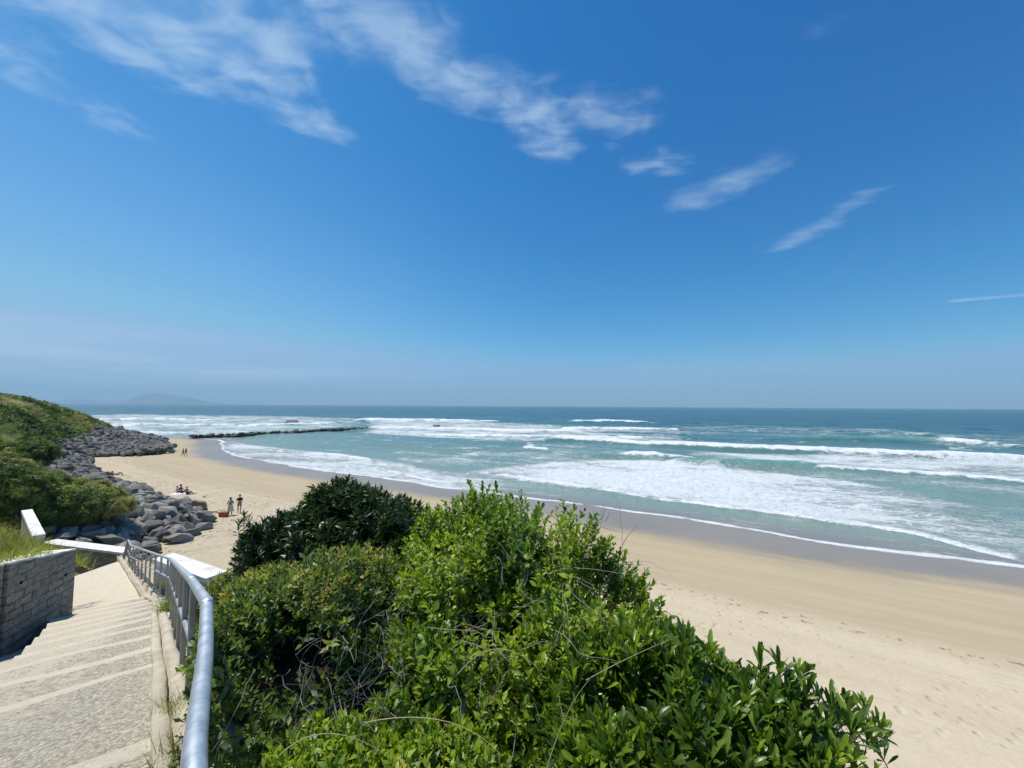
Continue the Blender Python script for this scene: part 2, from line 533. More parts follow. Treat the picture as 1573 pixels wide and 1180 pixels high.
crest([(1180, 676), (1300, 676), (1440, 681)], 1.5, 0.14, 6, 0, 0, 30)
crest([(1435, 680), (1500, 684), (1530, 686)], 1.5, 1.0, 6, 10, 0.5, 30)
crest([(1500, 683), (1560, 688), (1620, 692)], 1.2, 0.7, 5, 8, 0.4, 30)
crest([(60, 645), (150, 645), (250, 645), (335, 648)], 1.5, 1.0, 12, 16, 0.5, 12)
crest([(120, 655), (300, 655), (440, 654), (520, 650)], 1.2, 0.95, 10, 16, 0.5, 25)
crest([(140, 664), (240, 666), (320, 667)], 0.8, 0.85, 8, 10, 0.5, 20)
crest([(470, 700), (520, 703), (575, 712)], 0.6, 0.95, 3, 6, 0.5, 14)
crest([(575, 722), (640, 735), (700, 745)], 0.45, 0.95, 2.2, 6, 0.5, 20)
crest([(405, 693), (440, 697)], 0.45, 0.9, 2.5, 5, 0.4, 8)
crest([(690, 690), (745, 692)], 0.6, 0.65, 3, 6, 0.35, 18)
crest([(800, 691), (845, 694)], 0.8, 0.95, 3, 6, 0.4, 8)
crest([(560, 682), (660, 690), (760, 700)], 0.5, 0.22, 3, 0, 0, 30)
crest([(860, 722), (1000, 735), (1200, 757)], 0.35, 0.5, 3, 0, 0, 50)
crest([(1120, 758), (1300, 776), (1480, 800)], 0.35, 0.45, 3, 5, 0.4, 50)
# swell farther out and small chop
shore_dir = np.array([0.45, 0.89])
ph = (X * shore_dir[0] + Y * shore_dir[1])
swell = 0.35 * np.sin(ph / 7.5 + 4 * wx + 1.5 * wy) * sstep(120, 260, R) + 0.22 * np.sin(ph / 3.1 + 5 * wx) * sstep(60, 140, R)
chop = 0.30 * (fbm(X * 0.25, Y * 0.25, 61, 4) - 0.5) + 0.12 * (fbm(X * 0.9, Y * 0.9, 71, 3) - 0.5)
Zs = Zs * sstep(2, 10, seaward) + (swell + chop * 1.2) * near * (1 - sstep(1500, 4000, R)) + (0.26 * wx + 0.06 * wy)*(1 - sstep(1500, 4000, R))
wlz = beach_z(sd + 3.0 * (fbm(X * 0.05, Y * 0.05, 3) - 0.5))
depth = Zs - wlz
Zs = Zs + 0.5 * sstep(0.7, 0.95, foam) * (fbm(X * 0.7, Y * 0.7, 111, 3) - 0.5) * sstep(15, 40, seaward)
lace = np.exp(-((depth - 0.03) / 0.035) ** 2) * (sd > -25)
foam = np.maximum(foam, (0.55 + 0.6 * fbm(X * 0.4, Y * 0.4, 141, 3)) * lace)
foam = np.maximum(foam, 0.42 * np.exp(-((depth - 0.20) / 0.06) ** 2) * (sd > -30))
# scattered flecks where the chop breaks
fl = sstep(0.66, 0.74, fbm(X * 0.16, Y * 0.30, 131, 4)) * sstep(8, 20, seaward) * (1 - sstep(260, 420, R))
foam = np.maximum(foam, 0.55 * fl)
foam *= 1 - sstep(700, 900, R)
keep = (depth[F] > -0.25).any(axis=1)
F = F[keep]
m, g = mat('sea_water')
pos = geo_pos(g)
fo = g.attr('foam'); dp = g.attr('depth'); sw = g.attr('seaward')
swl = g.n('ShaderNodeMapping', {'Vector': pos, 'Rotation': (0, 0, math.radians(-20)), 'Scale': (2.2, 0.85, 3)}, vector_type='TEXTURE')
f1 = g.noise(swl, 0.42, 6, 0.64, 0.7)
f2 = g.noise(swl, 1.9, 5, 0.68, 0.8)
f3 = g.noise(swl, 0.085, 4, 0.6, 0.5)
vr = g.n('ShaderNodeTexVoronoi', {'Vector': g.v('ADD', swl, g.scale(g.noise(pos, 0.8, 3, out=1), (2.4, 2.4, 0))), 'Scale': 0.7}, feature='DISTANCE_TO_EDGE')
web = g.range(vr, 0.0, 0.24, 1.0, 0.0)
ft = g.m('ADD', g.m('ADD', g.m('ADD', g.m('MULTIPLY', f1, 0.46), g.m('MULTIPLY', f2, 0.44)), g.m('MULTIPLY', web, 0.12)), g.m('MULTIPLY', g.m('SUBTRACT', f3, 0.5), 0.85))
thr = g.m('SUBTRACT', 1.0, fo)
ff = g.range(g.m('SUBTRACT', ft, g.m('MULTIPLY', thr, 0.92)), -0.12, 0.22)
ff = g.m('MULTIPLY', ff, g.range(fo, 0.03, 0.15))
ff = g.m('MULTIPLY', ff, g.m('ADD', 0.66, g.m('MULTIPLY', fo, 0.34)))
nbig = g.noise(pos, 0.02, 4, 0.6)
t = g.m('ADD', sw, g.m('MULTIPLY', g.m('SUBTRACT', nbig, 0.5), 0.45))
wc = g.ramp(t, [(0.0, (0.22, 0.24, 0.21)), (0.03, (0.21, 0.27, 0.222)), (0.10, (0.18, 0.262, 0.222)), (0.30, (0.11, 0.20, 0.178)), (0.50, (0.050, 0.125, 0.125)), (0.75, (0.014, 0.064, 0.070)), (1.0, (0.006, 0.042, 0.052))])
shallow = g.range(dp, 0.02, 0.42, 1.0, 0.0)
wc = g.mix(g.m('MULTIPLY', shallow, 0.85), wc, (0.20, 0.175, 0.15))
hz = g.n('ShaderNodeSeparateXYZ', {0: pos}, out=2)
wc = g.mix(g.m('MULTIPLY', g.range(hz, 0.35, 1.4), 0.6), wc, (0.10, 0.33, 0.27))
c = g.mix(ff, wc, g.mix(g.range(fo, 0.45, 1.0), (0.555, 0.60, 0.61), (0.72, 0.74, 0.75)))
r1 = g.noise(g.scale(pos, (1.0, 1.0, 1)), 0.9, 5, 0.6); r2 = g.noise(pos, 0.22, 5, 0.6)
bh = g.m('ADD', g.m('MULTIPLY', r1, 0.35), g.m('MULTIPLY', r2, 1.0))
bn = g.bump(bh, g.range(dp, 0.05, 0.6, 0.08, 0.9), 0.9)
bn = g.bump(g.m('MULTIPLY', ff, g.m('ADD', g.m('ADD', 0.3, f2), g.m('MULTIPLY', f1, 1.6))), 0.8, g.range(fo, 0.4, 0.8, 0.15, 0.5), bn)
finish(g, pbsdf(g, c, g.m('ADD', 0.22, g.m('MULTIPLY', ff, 0.6)), g.m('MULTIPLY', g.m('SUBTRACT', 1.0, ff), 0.24), 0, bn))
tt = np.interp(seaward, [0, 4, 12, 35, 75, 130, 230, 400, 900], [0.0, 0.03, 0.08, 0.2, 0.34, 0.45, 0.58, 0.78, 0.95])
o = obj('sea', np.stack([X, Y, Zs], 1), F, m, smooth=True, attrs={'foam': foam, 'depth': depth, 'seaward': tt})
tag(o, 'teal sea with lines of white breaking surf', 'sea', kind='structure')

# ------------------------------------------------------------------ far mountains
def ridge(pts, Y, thick):
    V, F = [], []
    xs = np.linspace(pts[0][0], pts[-1][0], 90)
    ys = np.interp(xs, [p[0] for p in pts], [p[1] for p in pts]) + 0.7 * (fbm(xs * 0.12, xs * 0, 7) - 0.5)
    for i, (a, b) in enumerate(zip(xs, ys)):
        p = at_y(a, b, Y); p[2] = max(p[2], 1)
        V += [(p[0], Y - thick, -60), (p[0], Y - thick * 0.35 + 500 * fbm(np.array([a * 0.3]), np.array([0.]), 3)[0], p[2] * 0.55), tuple(p), (p[0], Y + thick, -60)]
    for i in range(len(xs) - 1):
        for k in range(3):
            F.append((i * 4 + k, (i + 1) * 4 + k, (i + 1) * 4 + k + 1, i * 4 + k + 1))
    return np.array(V), F


MOUNT = simple('mountain_green', (0.07, 0.10, 0.06), 0.95, 0.1, var=0.3, scale=0.002, world=True)
mb = MB()
mb.add(*ridge([(180, 621), (200, 613), (215, 607), (238, 603), (252, 605), (280, 609), (310, 615), (335, 619), (360, 621)], 17500, 1300))
mb.add(*ridge([(-80, 616), (40, 617), (90, 616), (110, 613.5), (140, 614.5), (190, 618), (215, 621)], 19500, 1300))
tag(mb.build('mountains', MOUNT, smooth=True), 'hazy blue mountains low on the horizon beyond the headland', 'mountains', kind='structure')

# ------------------------------------------------------------------ dune hill (height field through control points)
TOE = [(-24.0, 27.0), (-26.6, 30), (-27.9, 35.5), (-33, 41.3), (-37, 44), (-45, 50), (-50.5, 53), (-62, 61), (-77, 73.5), (-86, 82), (-82, 87), (-82.5, 96), (-86, 101), (-106, 121), (-122, 134)]
TOP = [(-33.5, 26.3), (-32, 29.6), (-37.7, 34.5), (-47, 41.5), (-55, 46.5), (-64, 54), (-73, 61.5), (-84, 71.5), (-96, 84), (-103, 94), (-113, 106), (-124, 119), (-131, 131)]
HP = [(x, y, 1.5) for x, y in TOE] + [(x, y, 4.2) for x, y in TOP] + [
    (-98, 75, 11.9), (-115, 92, 11.6), (-130, 110, 11.4), (-144, 130, 10.8), (-146, 137, 6.5), (-137, 134, 5.0), (-160, 142, 8), (-135, 142, 1.5), (-155, 155, 1.0),
    (-160, 110, 11), (-125, 70, 12), (-105, 60, 11.8), (-80, 61, 10), (-66, 50, 8.4), (-52, 40, 6.6), (-72, 45, 10.5), (-42, 32.5, 5.6), (-58, 30, 9), (-108, 88, 9.4), (-90, 73, 8.6), (-120, 108, 9.2),
    (-11.6, 9.6, 8.75), (-13.0, 10.0, 9.35), (-12.6, 8.3, 9.1), (-14.5, 11.5, 8.9), (-16, 9.5, 9.4), (-17, 14.5, 7.4), (-20, 17, 5.9), (-25, 22, 4.0), (-24, 14, 7.2), (-30, 21, 5.2), (-22, 20, 3.3), (-28, 25, 3.4), (-36, 26, 5.6), (-33, 24, 5.0), (-40, 15, 9), (-60, 12, 12),
    (-16.2, 15, 5.6), (-18.6, 18.2, 4.4), (-14.4, 13.4, 6.2)]
HP = np.array(HP, float)


def tps(r2): return np.where(r2 > 1e-9, 0.5 * r2 * np.log(np.maximum(r2, 1e-9)), 0.0)


S = 30.0
A = HP[:, :2] / S
K = tps(((A[:, None] - A[None]) ** 2).sum(-1)) + 0.002 * np.eye(len(A))
Pm = np.hstack([np.ones((len(A), 1)), A])
W = np.linalg.solve(np.block([[K, Pm], [Pm.T, np.zeros((3, 3))]]), np.concatenate([HP[:, 2], np.zeros(3)]))


def hill_z(X, Y):
    X, Y = np.asarray(X, float), np.asarray(Y, float)
    z = W[-3] + W[-2] * X / S + W[-1] * Y / S
    for (a, b), w in zip(A, W[:len(A)]):
        z = z + w * tps((X / S - a) ** 2 + (Y / S - b) ** 2)
    d = np.hypot(X, Y)
    return z + sstep(3.6, 6.5, z) * sstep(22, 45, d) * (1.8 * (fbm(X * 0.09, Y * 0.09, 81, 4) - 0.5) + 0.9 * (fbm(X * 0.35, Y * 0.35, 85, 3) - 0.5))


AL = math.radians(41)
PD = np.array([-math.sin(AL), math.cos(AL)]); QD = np.array([-math.cos(AL), -math.sin(AL)])


def sq(s, q): return PD * s + QD * q


rs = np.geomspace(10.5, 190, 260)
X, Y, F = polar(rs, -88, -34, 0.3)
Z = hill_z(X, Y)
bz = beach_z(shore_dist(X, Y))
S_, Q_ = X * PD[0] + Y * PD[1], X * QD[0] + Y * QD[1]
ok = (Z > bz - 0.5) & (Q_ > 2.35)
for (ax, ay), (bx, by) in zip(TOE[:-1], TOE[1:]):      # the hill ends under the boulders
    dx, dy = bx - ax, by - ay
    t = ((X - ax) * dx + (Y - ay) * dy) / (dx * dx + dy * dy)
    cr_ = dx * (Y - ay) - dy * (X - ax)
    ok &= ~((t > -0.2) & (t < 1.2) & (cr_ < 0.6 * math.hypot(dx, dy)) & (cr_ > -12 * math.hypot(dx, dy)))
ok &= ~((S_ < 16.5) & (Q_ < 2.7 + 0.25 * np.clip(16.5 - S_, 0, 9)))
F = F[ok[F].all(axis=1)]
m, g = mat('dune_soil')
pos = geo_pos(g)
a = g.noise(pos, 0.18, 5, 0.6); b = g.noise(pos, 2.0, 5, 0.7)
c = g.mix(g.range(a, 0.35, 0.62), (0.06, 0.085, 0.025), (0.24, 0.21, 0.10))
c = g.mix(g.m('MULTIPLY', g.range(b, 0.4, 0.7), 0.5), c, (0.03, 0.04, 0.015))
finish(g, pbsdf(g, c, 0.95, 0.1, 0, g.bump(b, 0.8, 0.3)))
DUNE = m
tag(obj('dune_hill', np.stack([X, Y, Z], 1), F, DUNE, smooth=True), 'green scrub covered dune hill rising behind the rock armour', 'hill', kind='structure')

# ------------------------------------------------------------------ foliage kit
def leaf_mat(name, stops, rough=0.45, trans=0.3, spec=0.35, tr_boost=1.6):
    m, g = mat(name)
    t = g.attr('tint')
    c = g.ramp(t, stops)
    n = g.noise(obj_co(g), 30.0, 2)
    c = g.mix(1.0, c, g.ramp(n, [(0.3, 0.85), (0.7, 1.12)]), 'MULTIPLY')
    p = pbsdf(g, c, rough, spec)
    tc = g.mix(1.0, c, (tr_boost * 1.05, tr_boost * 1.1, tr_boost * 0.45), 'MULTIPLY')
    tl = g.n('ShaderNodeBsdfTranslucent', {'Color': tc})
    finish(g, g.n('ShaderNodeMixShader', {0: trans, 1: p, 2: tl}))
    return m


def leaf_small(L, Wd, fold=0.25, curl=0.15):
    V = np.array([(0, 0, 0), (-Wd, 0.5 * L, fold * Wd), (0, 0.52 * L, 0), (Wd, 0.5 * L, fold * Wd), (0, L, -curl * L)], float)
    return V, np.array([(0, 2, 1), (0, 3, 2), (1, 2, 4), (2, 3, 4)])


def leaf_big(L, Wd, fold=0.3, curl=0.2):
    V = np.array([(0, 0, 0), (-0.55 * Wd, 0.35 * L, fold * Wd * .6), (0, 0.35 * L, 0), (0.55 * Wd, 0.35 * L, fold * Wd * .6),
                  (-Wd, 0.70 * L, fold * Wd - curl * .25 * L), (0, 0.70 * L, -curl * .25 * L), (Wd, 0.70 * L, fold * Wd - curl * .25 * L),
                  (-0.6 * Wd, 0.92 * L, fold * Wd * .5 - curl * .7 * L), (0, L, -curl * L), (0.6 * Wd, 0.92 * L, fold * Wd * .5 - curl * .7 * L)], float)
    T = np.array([(0, 2, 1), (0, 3, 2), (1, 2, 5), (1, 5, 4), (2, 3, 6), (2, 6, 5), (4, 5, 8), (4, 8, 7), (5, 6, 9), (5, 9, 8)])
    return V, T


def shoot(rng, nleaf, L, Wd, length, maker, open0=1.15, open1=0.35, stem=True, jitter=0.25):
    """one leafy twig along +Z: returns verts, tris, per-vert tint offset, is_stem"""
    VV, TT, tint = [], [], []
    n = 0
    if stem:
        r = 0.0022 + 0.01 * L
        ring = [(math.cos(a) * r, math.sin(a) * r) for a in (0, 2.1, 4.2)]
        V = [(x, y, -0.4 * length) for x, y in ring] + [(x * .5, y * .5, length * .95) for x, y in ring]
        VV.append(np.array(V)); TT.append(np.array([(0, 1, 4), (0, 4, 3), (1, 2, 5), (1, 5, 4), (2, 0, 3), (2, 3, 5)])); tint += [-1.0] * 6; n = 6
    for i in range(nleaf):
        f = (i + rng.random() * 0.5) / nleaf
        az = i * 2.4 + rng.normal(0, 0.3)
        op = open0 + (open1 - open0) * f + rng.normal(0, jitter)
        sc = (0.75 + 0.5 * rng.random()) * (1.0 if f < 0.8 else 0.7)
        V, T = maker(L * sc, Wd * sc, rng.uniform(0.1, 0.45), rng.uniform(-0.05, 0.3))
        tw = rng.normal(0, 0.35); ct, s_ = math.cos(tw), math.sin(tw)
        V = V @ np.array([[ct, 0, -s_], [0, 1, 0], [s_, 0, ct]])
        # leaf +Y leans out from +Z by op ; leaf normal (+Z) faces the stem tip
        ca, sa = math.cos(op), math.sin(op)
        Rm = np.array([[1, 0, 0], [0, sa, -ca], [0, ca, sa]])   # rows: x, y, z of result
        V = V @ Rm.T
        cz, sz = math.cos(az), math.sin(az)
        V = V @ np.array([[cz, sz, 0], [-sz, cz, 0], [0, 0, 1]])
        V = V + np.array([0, 0, length * f])
        VV.append(V); TT.append(T + n); n += len(V)
        tint += [rng.normal(0, 0.10)] * len(V)
    return np.vstack(VV), np.vstack(TT), np.array(tint)


def scatter(temps, P, D, S, tint, rng):
    """place random templates at P with axis D and size S"""
    VV, TT, AA = [], [], []
    n = 0
    which = rng.integers(0, len(temps), len(P))
    for k, (V, T, ti) in enumerate(temps):
        ix = np.where(which == k)[0]
        if not len(ix): continue
        d = D[ix] / np.linalg.norm(D[ix], axis=1, keepdims=True)
        ref = rng.normal(size=d.shape)
        u = np.cross(d, ref); u /= np.linalg.norm(u, axis=1, keepdims=True)
        w = np.cross(d, u)
        M = np.stack([u, w, d], 1) * S[ix][:, None, None]         # rows u,w,d
        Q = np.einsum('vk,nkj->nvj', V, M) + P[ix][:, None, :]
        VV.append(Q.reshape(-1, 3))
        TT.append((T[None] + (np.arange(len(ix)) * len(V))[:, None, None]).reshape(-1, 3) + n)
        n += len(ix) * len(V)
        AA.append(np.where(ti[None] < -0.5, 0.0, np.clip(tint[ix][:, None] + ti[None], 0.06, 1.0)).ravel())
    return np.vstack(VV), np.vstack(TT), np.concatenate(AA)


def lump(d, seed):
    """uneven radius factor over directions d"""
    a = np.zeros(len(d)); r = np.random.default_rng(seed)
    for k in range(7):
        f = r.normal(size=3) * (2.2 + 0.9 * k); a += np.sin(d @ f + r.uniform(0, 6)) / (1.5 + 0.6 * k)
    return 1 + 0.085 * a


def blob_points(blobs, n, rng, seed, inner=0.5, up=0.65, zcut=-0.55, rnd=0.5, power=0.5, hollow=None):
    """points through the outer volume of a union of ellipsoids, with growth directions"""
    C = np.array([b[0] for b in blobs], float); Rr = np.array([b[1] for b in blobs], float)
    w = (Rr[:, 0] * Rr[:, 1] + Rr[:, 0] * Rr[:, 2] + Rr[:, 1] * Rr[:, 2]); w /= w.sum()
    Ps, Ds, Hs = [], [], []
    got = 0
    while got < n:
        m_ = n * 2
        k = rng.choice(len(blobs), m_, p=w)
        d = rng.normal(size=(m_, 3)); d /= np.linalg.norm(d, axis=1, keepdims=True)
        ok = d[:, 2] > zcut
        k, d = k[ok], d[ok]
        rf = inner + (1 - inner) * rng.random(len(d)) ** power
        lp = lump(d, seed)
        p = C[k] + d * Rr[k] * (rf * lp)[:, None]
        # not deep inside another blob
        keep = np.ones(len(p), bool)
        for c, r in zip(C, Rr):
            keep &= (((p - c) / r) ** 2).sum(1) > (inner * 0.92) ** 2
        p, d, k, rf = p[keep], d[keep], k[keep], rf[keep]
        nn = d / Rr[k]; nn /= np.linalg.norm(nn, axis=1, keepdims=True)
        cl_ = np.sin(p @ np.array([7.1, 2.3, 3.9]) + seed) + np.sin(p @ np.array([-3.2, 6.7, 4.4]) + 2 * seed) + np.sin(p @ np.array([2.9, -4.1, 8.3]) + 3 * seed)
        kk = (rng.random(len(p)) < 0.62 + 0.40 * cl_) & np.array([True] if hollow is None else [True])
        if hollow is not None:
            for hc_, hr_ in hollow: kk &= (((p - hc_) / hr_) ** 2).sum(1) > rng.uniform(0.6, 1.1, len(p))
        p, d, k, rf, nn = p[kk], d[kk], k[kk], rf[kk], nn[kk]
        g_ = nn * 0.8 + np.array([0, 0, up]) + rng.normal(size=nn.shape) * rnd * 0.6
        Ps.append(p); Ds.append(g_); Hs.append(rf); got += len(p)
    return np.vstack(Ps)[:n], np.vstack(Ds)[:n], np.concatenate(Hs)[:n]


BARK = simple('twig_bark', (0.11, 0.095, 0.075), 0.9, 0.1, var=0.3, scale=20)
DEAD = simple('dead_twig', (0.20, 0.185, 0.16), 0.9, 0.1, var=0.3, scale=20)


def branches(root, targets, rng, r0=0.018, seg=5, sag=0.15):
    mb = MB()
    for t in targets:
        root_j = root + rng.normal(size=3) * np.array([0.12, 0.12, 0.02])
        mid = root_j * 0.5 + t * 0.5 + rng.normal(size=3) * sag
        pts = []
        for i in range(7):
            f = i / 6
            pts.append((1 - f) ** 2 * root_j + 2 * f * (1 - f) * mid + f * f * t + rng.normal(size=3) * 0.012)
        mb.add(*tube(pts, list(np.linspace(r0, r0 * 0.25, 7)), seg))
    return mb


def bush(name, label, blobs, n, temps, lm, seed, size=(0.8, 1.2), inner=0.5, up=0.65, zcut=-0.55, rnd=0.5, tint=None, nbranch=26, extra=None, group=None, hollow=None):
    rng = np.random.default_rng(seed)
    C = np.array([b[0] for b in blobs], float); Rr = np.array([b[1] for b in blobs], float)
    base = np.array([C[0][0], C[0][1], C[0][2] - Rr[0][2] * 0.95])
    root = empty(name, tuple(base), label, 'bush', group)
    P_, D_, rf = blob_points(blobs, n, rng, seed, inner, up, zcut, rnd, hollow=hollow)
    if extra is not None:
        P_ = np.vstack([P_, extra[0]]); D_ = np.vstack([D_, extra[1]]); rf = np.concatenate([rf, np.ones(len(extra[0]))])
    S_ = rng.uniform(size[0], size[1], len(P_))
    tn = (tint(P_, rng) if tint else 0.5 + 0 * rf) + rng.normal(0, 0.07, len(P_))
    V, T, a = scatter(temps, P_, D_, S_, tn, rng)
    obj('foliage', V, T, lm, root, attrs={'tint': a})
    ids = rng.choice(n, nbranch, replace=False)
    branches(base, P_[ids], rng).build('branches', BARK, root, smooth=True)
    return root


def cp(px, py, Y): return at_y(px, py, Y)


# ------------------------------------------------------------------ bank under the bushes
BL_BRIGHT = [(cp(802, 1010, 3.0), (0.94, 1.0, 1.05)), (cp(735, 905, 3.25), (0.66, 0.65, 0.66)), (cp(880, 1000, 3.05), (0.60, 0.7, 0.68)), (cp(730, 1090, 2.45), (0.62, 0.6, 0.6))]
BL_DARK = [(cp(545, 850, 4.5), (0.78, 0.75, 0.62)), (cp(525, 800, 4.5), (0.36, 0.4, 0.36)), (cp(450, 850, 4.6), (0.5, 0.45, 0.36)), (cp(640, 850, 4.3), (0.5, 0.5, 0.36))]
BL_MIX = [(cp(480, 1040, 2.75), (0.64, 0.66, 0.72)), (cp(430, 960, 3.0), (0.42, 0.45, 0.34)), (cp(560, 950, 3.1), (0.5, 0.5, 0.42)), (cp(560, 1120, 2.3), (0.45, 0.4, 0.45))]
BL_BIG = [(cp(1035, 1195, 1.95), (0.62, 0.58, 0.50)), (cp(945, 1160, 2.1), (0.42, 0.42, 0.34)), (cp(1215, 1232, 1.75), (0.42, 0.42, 0.32))]
BL_FRONT = [(cp(510, 1258, 1.75), (0.32, 0.3, 0.24)), (cp(670, 1262, 1.7), (0.3, 0.28, 0.22))]
BL_OLIVE = [(cp(352, 925, 6.2), (0.40, 0.5, 0.34)), (cp(385, 930, 5.6), (0.3, 0.35, 0.28))]
BL_WALL = [(cp(372, 1010, 3.35), (0.30, 0.32, 0.40)), (cp(385, 1085, 3.0), (0.26, 0.3, 0.34))]

gx, gy = np.meshgrid(np.linspace(-13, 9, 221), np.linspace(-7, 15, 221), indexing='ij')
X, Y = gx.ravel(), gy.ravel()
Sx, Qx = X * PD[0] + Y * PD[1], X * QD[0] + Y * QD[1]
Dtop = np.where(Sx < 3.0, 2.15 + 0.1 * np.clip(Sx, -5, 3) / 3, 1.45 + 0.28 * Sx)
edge = np.array([(-16, 18), (-11.2, 13.6), (-8.6, 11.2), (-5.0, 7.6), (-3.2, 5.9), (-1.0, 5.3), (0.6, 4.2), (1.35, 3.2), (2.1, 1.9), (2.6, 0.5), (3.2, -3), (4, -9)])
bd = np.full(X.shape, 1e9); bs = np.ones(X.shape)
for (ax, ay), (bx, by) in zip(edge[:-1], edge[1:]):
    dx, dy = bx - ax, by - ay
    t = np.clip(((X - ax) * dx + (Y - ay) * dy) / (dx * dx + dy * dy), 0, 1)
    d = np.hypot(X - ax - t * dx, Y - ay - t * dy)
    c = dx * (Y - ay) - dy * (X - ax)
    k = d < bd - 1e-9
    bd = np.where(k, d, bd); bs = np.where(k, np.sign(c), bs)
out = bd * bs            # + = outside, over the beach
Z = H - Dtop - 0.35 * sstep(0.45, 1.2, -Qx) - 0.25 * np.clip(-Qx - 0.6, 0, 2)
Z = Z - 1.75 * np.clip(out + 0.25, 0, None) + 0.12 * (fbm(X * 1.5, Y * 1.5, 5) - 0.5)
Z = np.where(Qx > -0.3, Z - 1.2 * sstep(-0.3, 0.0, Qx) , Z)
for bl in BL_BRIGHT + BL_DARK + BL_MIX + BL_BIG:
    c_, r3 = bl
    e = 1 - ((X - c_[0]) / (0.60 * r3[0])) ** 2 - ((Y - c_[1]) / (0.60 * r3[1])) ** 2
    Z = np.where(e > 0, np.maximum(Z, c_[2] - 0.2 * r3[2] + 0.52 * r3[2] * (np.sqrt(np.clip(e, 0, 1)) - 0.15) + 0.05 * (fbm(X * 3, Y * 3, 6) - .5)), Z)
Z = np.maximum(Z, 0.8)
N = 221
i = np.arange(N - 1)[:, None] * N + np.arange(N - 1)[None, :]
F = np.stack([i, i + N, i + N + 1, i + 1], -1).reshape(-1, 4)
F = F[((Qx < 0.12))[F].all(axis=1)]
m, g = mat('bank_soil')
pos = geo_pos(g)
n = g.noise(pos, 5, 5, 0.7)
c = g.mix(g.range(n, 0.35, 0.65), (0.025, 0.024, 0.015), (0.06, 0.052, 0.034))
finish(g, pbsdf(g, c, 0.95, 0.1, 0, g.bump(n, 0.8, 0.06)))
tag(obj('bank', np.stack([X, Y, Z], 1), F, m, smooth=True), 'steep earth bank dropping from the stair to the beach', 'bank', kind='structure')

G_BRIGHT = [(0.0, (0.10, 0.09, 0.06)), (0.055, (0.10, 0.09, 0.06)), (0.06, (0.04, 0.085, 0.012)), (0.35, (0.105, 0.18, 0.018)), (0.6, (0.235, 0.315, 0.024)), (0.85, (0.34, 0.40, 0.04)), (1.0, (0.40, 0.32, 0.08))]
G_DARK = [(0.0, (0.08, 0.075, 0.06)), (0.055, (0.08, 0.075, 0.06)), (0.06, (0.010, 0.026, 0.010)), (0.5, (0.034, 0.064, 0.014)), (0.8, (0.085, 0.135, 0.024)), (1.0, (0.16, 0.22, 0.05))]
G_BIG = [(0.0, (0.07, 0.08, 0.03)), (0.055, (0.07, 0.08, 0.03)), (0.06, (0.026, 0.06, 0.010)), (0.45, (0.08, 0.14, 0.016)), (0.75, (0.20, 0.28, 0.026)), (1.0, (0.30, 0.38, 0.045))]
G_OLIVE = [(0.0, (0.10, 0.09, 0.06)), (0.055, (0.10, 0.09, 0.06)), (0.06, (0.04, 0.075, 0.02)), (0.4, (0.10, 0.165, 0.035)), (0.7, (0.22, 0.26, 0.055)), (0.9, (0.34, 0.32, 0.075)), (1.0, (0.40, 0.31, 0.08))]
L_BRIGHT = leaf_mat('leaf_bright', G_BRIGHT, 0.42, 0.33, 0.35, 2.2)
L_DARK = leaf_mat('leaf_dark', G_DARK, 0.38, 0.18, 0.3)
L_BIG = leaf_mat('leaf_glossy', G_BIG, 0.34, 0.30, 0.45, 2.1)
L_OLIVE = leaf_mat('leaf_olive', G_OLIVE, 0.45, 0.32, 0.35, 1.8)
r_ = np.random.default_rng(5)
T_BRIGHT = [shoot(r_, 11, 0.050, 0.0125, 0.12, leaf_small, 1.2, 0.35) for _ in range(7)]
T_DARK = [shoot(r_, 14, 0.085, 0.0115, 0.12, leaf_small, 1.25, 0.25) for _ in range(7)]
T_BIG = [shoot(r_, 11, 0.092, 0.0098, 0.06, leaf_big, 0.75, 0.10) for _ in range(7)]
T_OLIVE = [shoot(r_, 10, 0.045, 0.009, 0.10, leaf_small, 1.3, 0.3) for _ in range(7)]


def tint_bright(P_, rng):
    return 0.52 + 0.30 * (fbm(P_[:, 0] * 2.2, P_[:, 2] * 2.2 + P_[:, 1], 9, 3) - 0.5) * 2 + 0.08 * (rng.random(len(P_)) > 0.93)


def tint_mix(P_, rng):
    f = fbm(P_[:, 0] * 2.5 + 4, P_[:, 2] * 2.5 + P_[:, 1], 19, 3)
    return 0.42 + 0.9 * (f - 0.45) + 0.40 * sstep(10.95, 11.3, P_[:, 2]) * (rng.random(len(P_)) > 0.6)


def tips(px_list, Y, rng, n=5, spread=0.04):
    P_, D_ = [], []
    for px_, py_ in px_list:
        p = cp(px_, py_, Y + rng.uniform(-0.15, 0.15))
        for k in range(n):
            P_.append(p + np.array([rng.normal(0, spread), rng.normal(0, spread), -0.06 * k])); D_.append(np.array([rng.normal(0, .3), rng.normal(0, .3), 1.0]))
    return np.array(P_), np.array(D_)


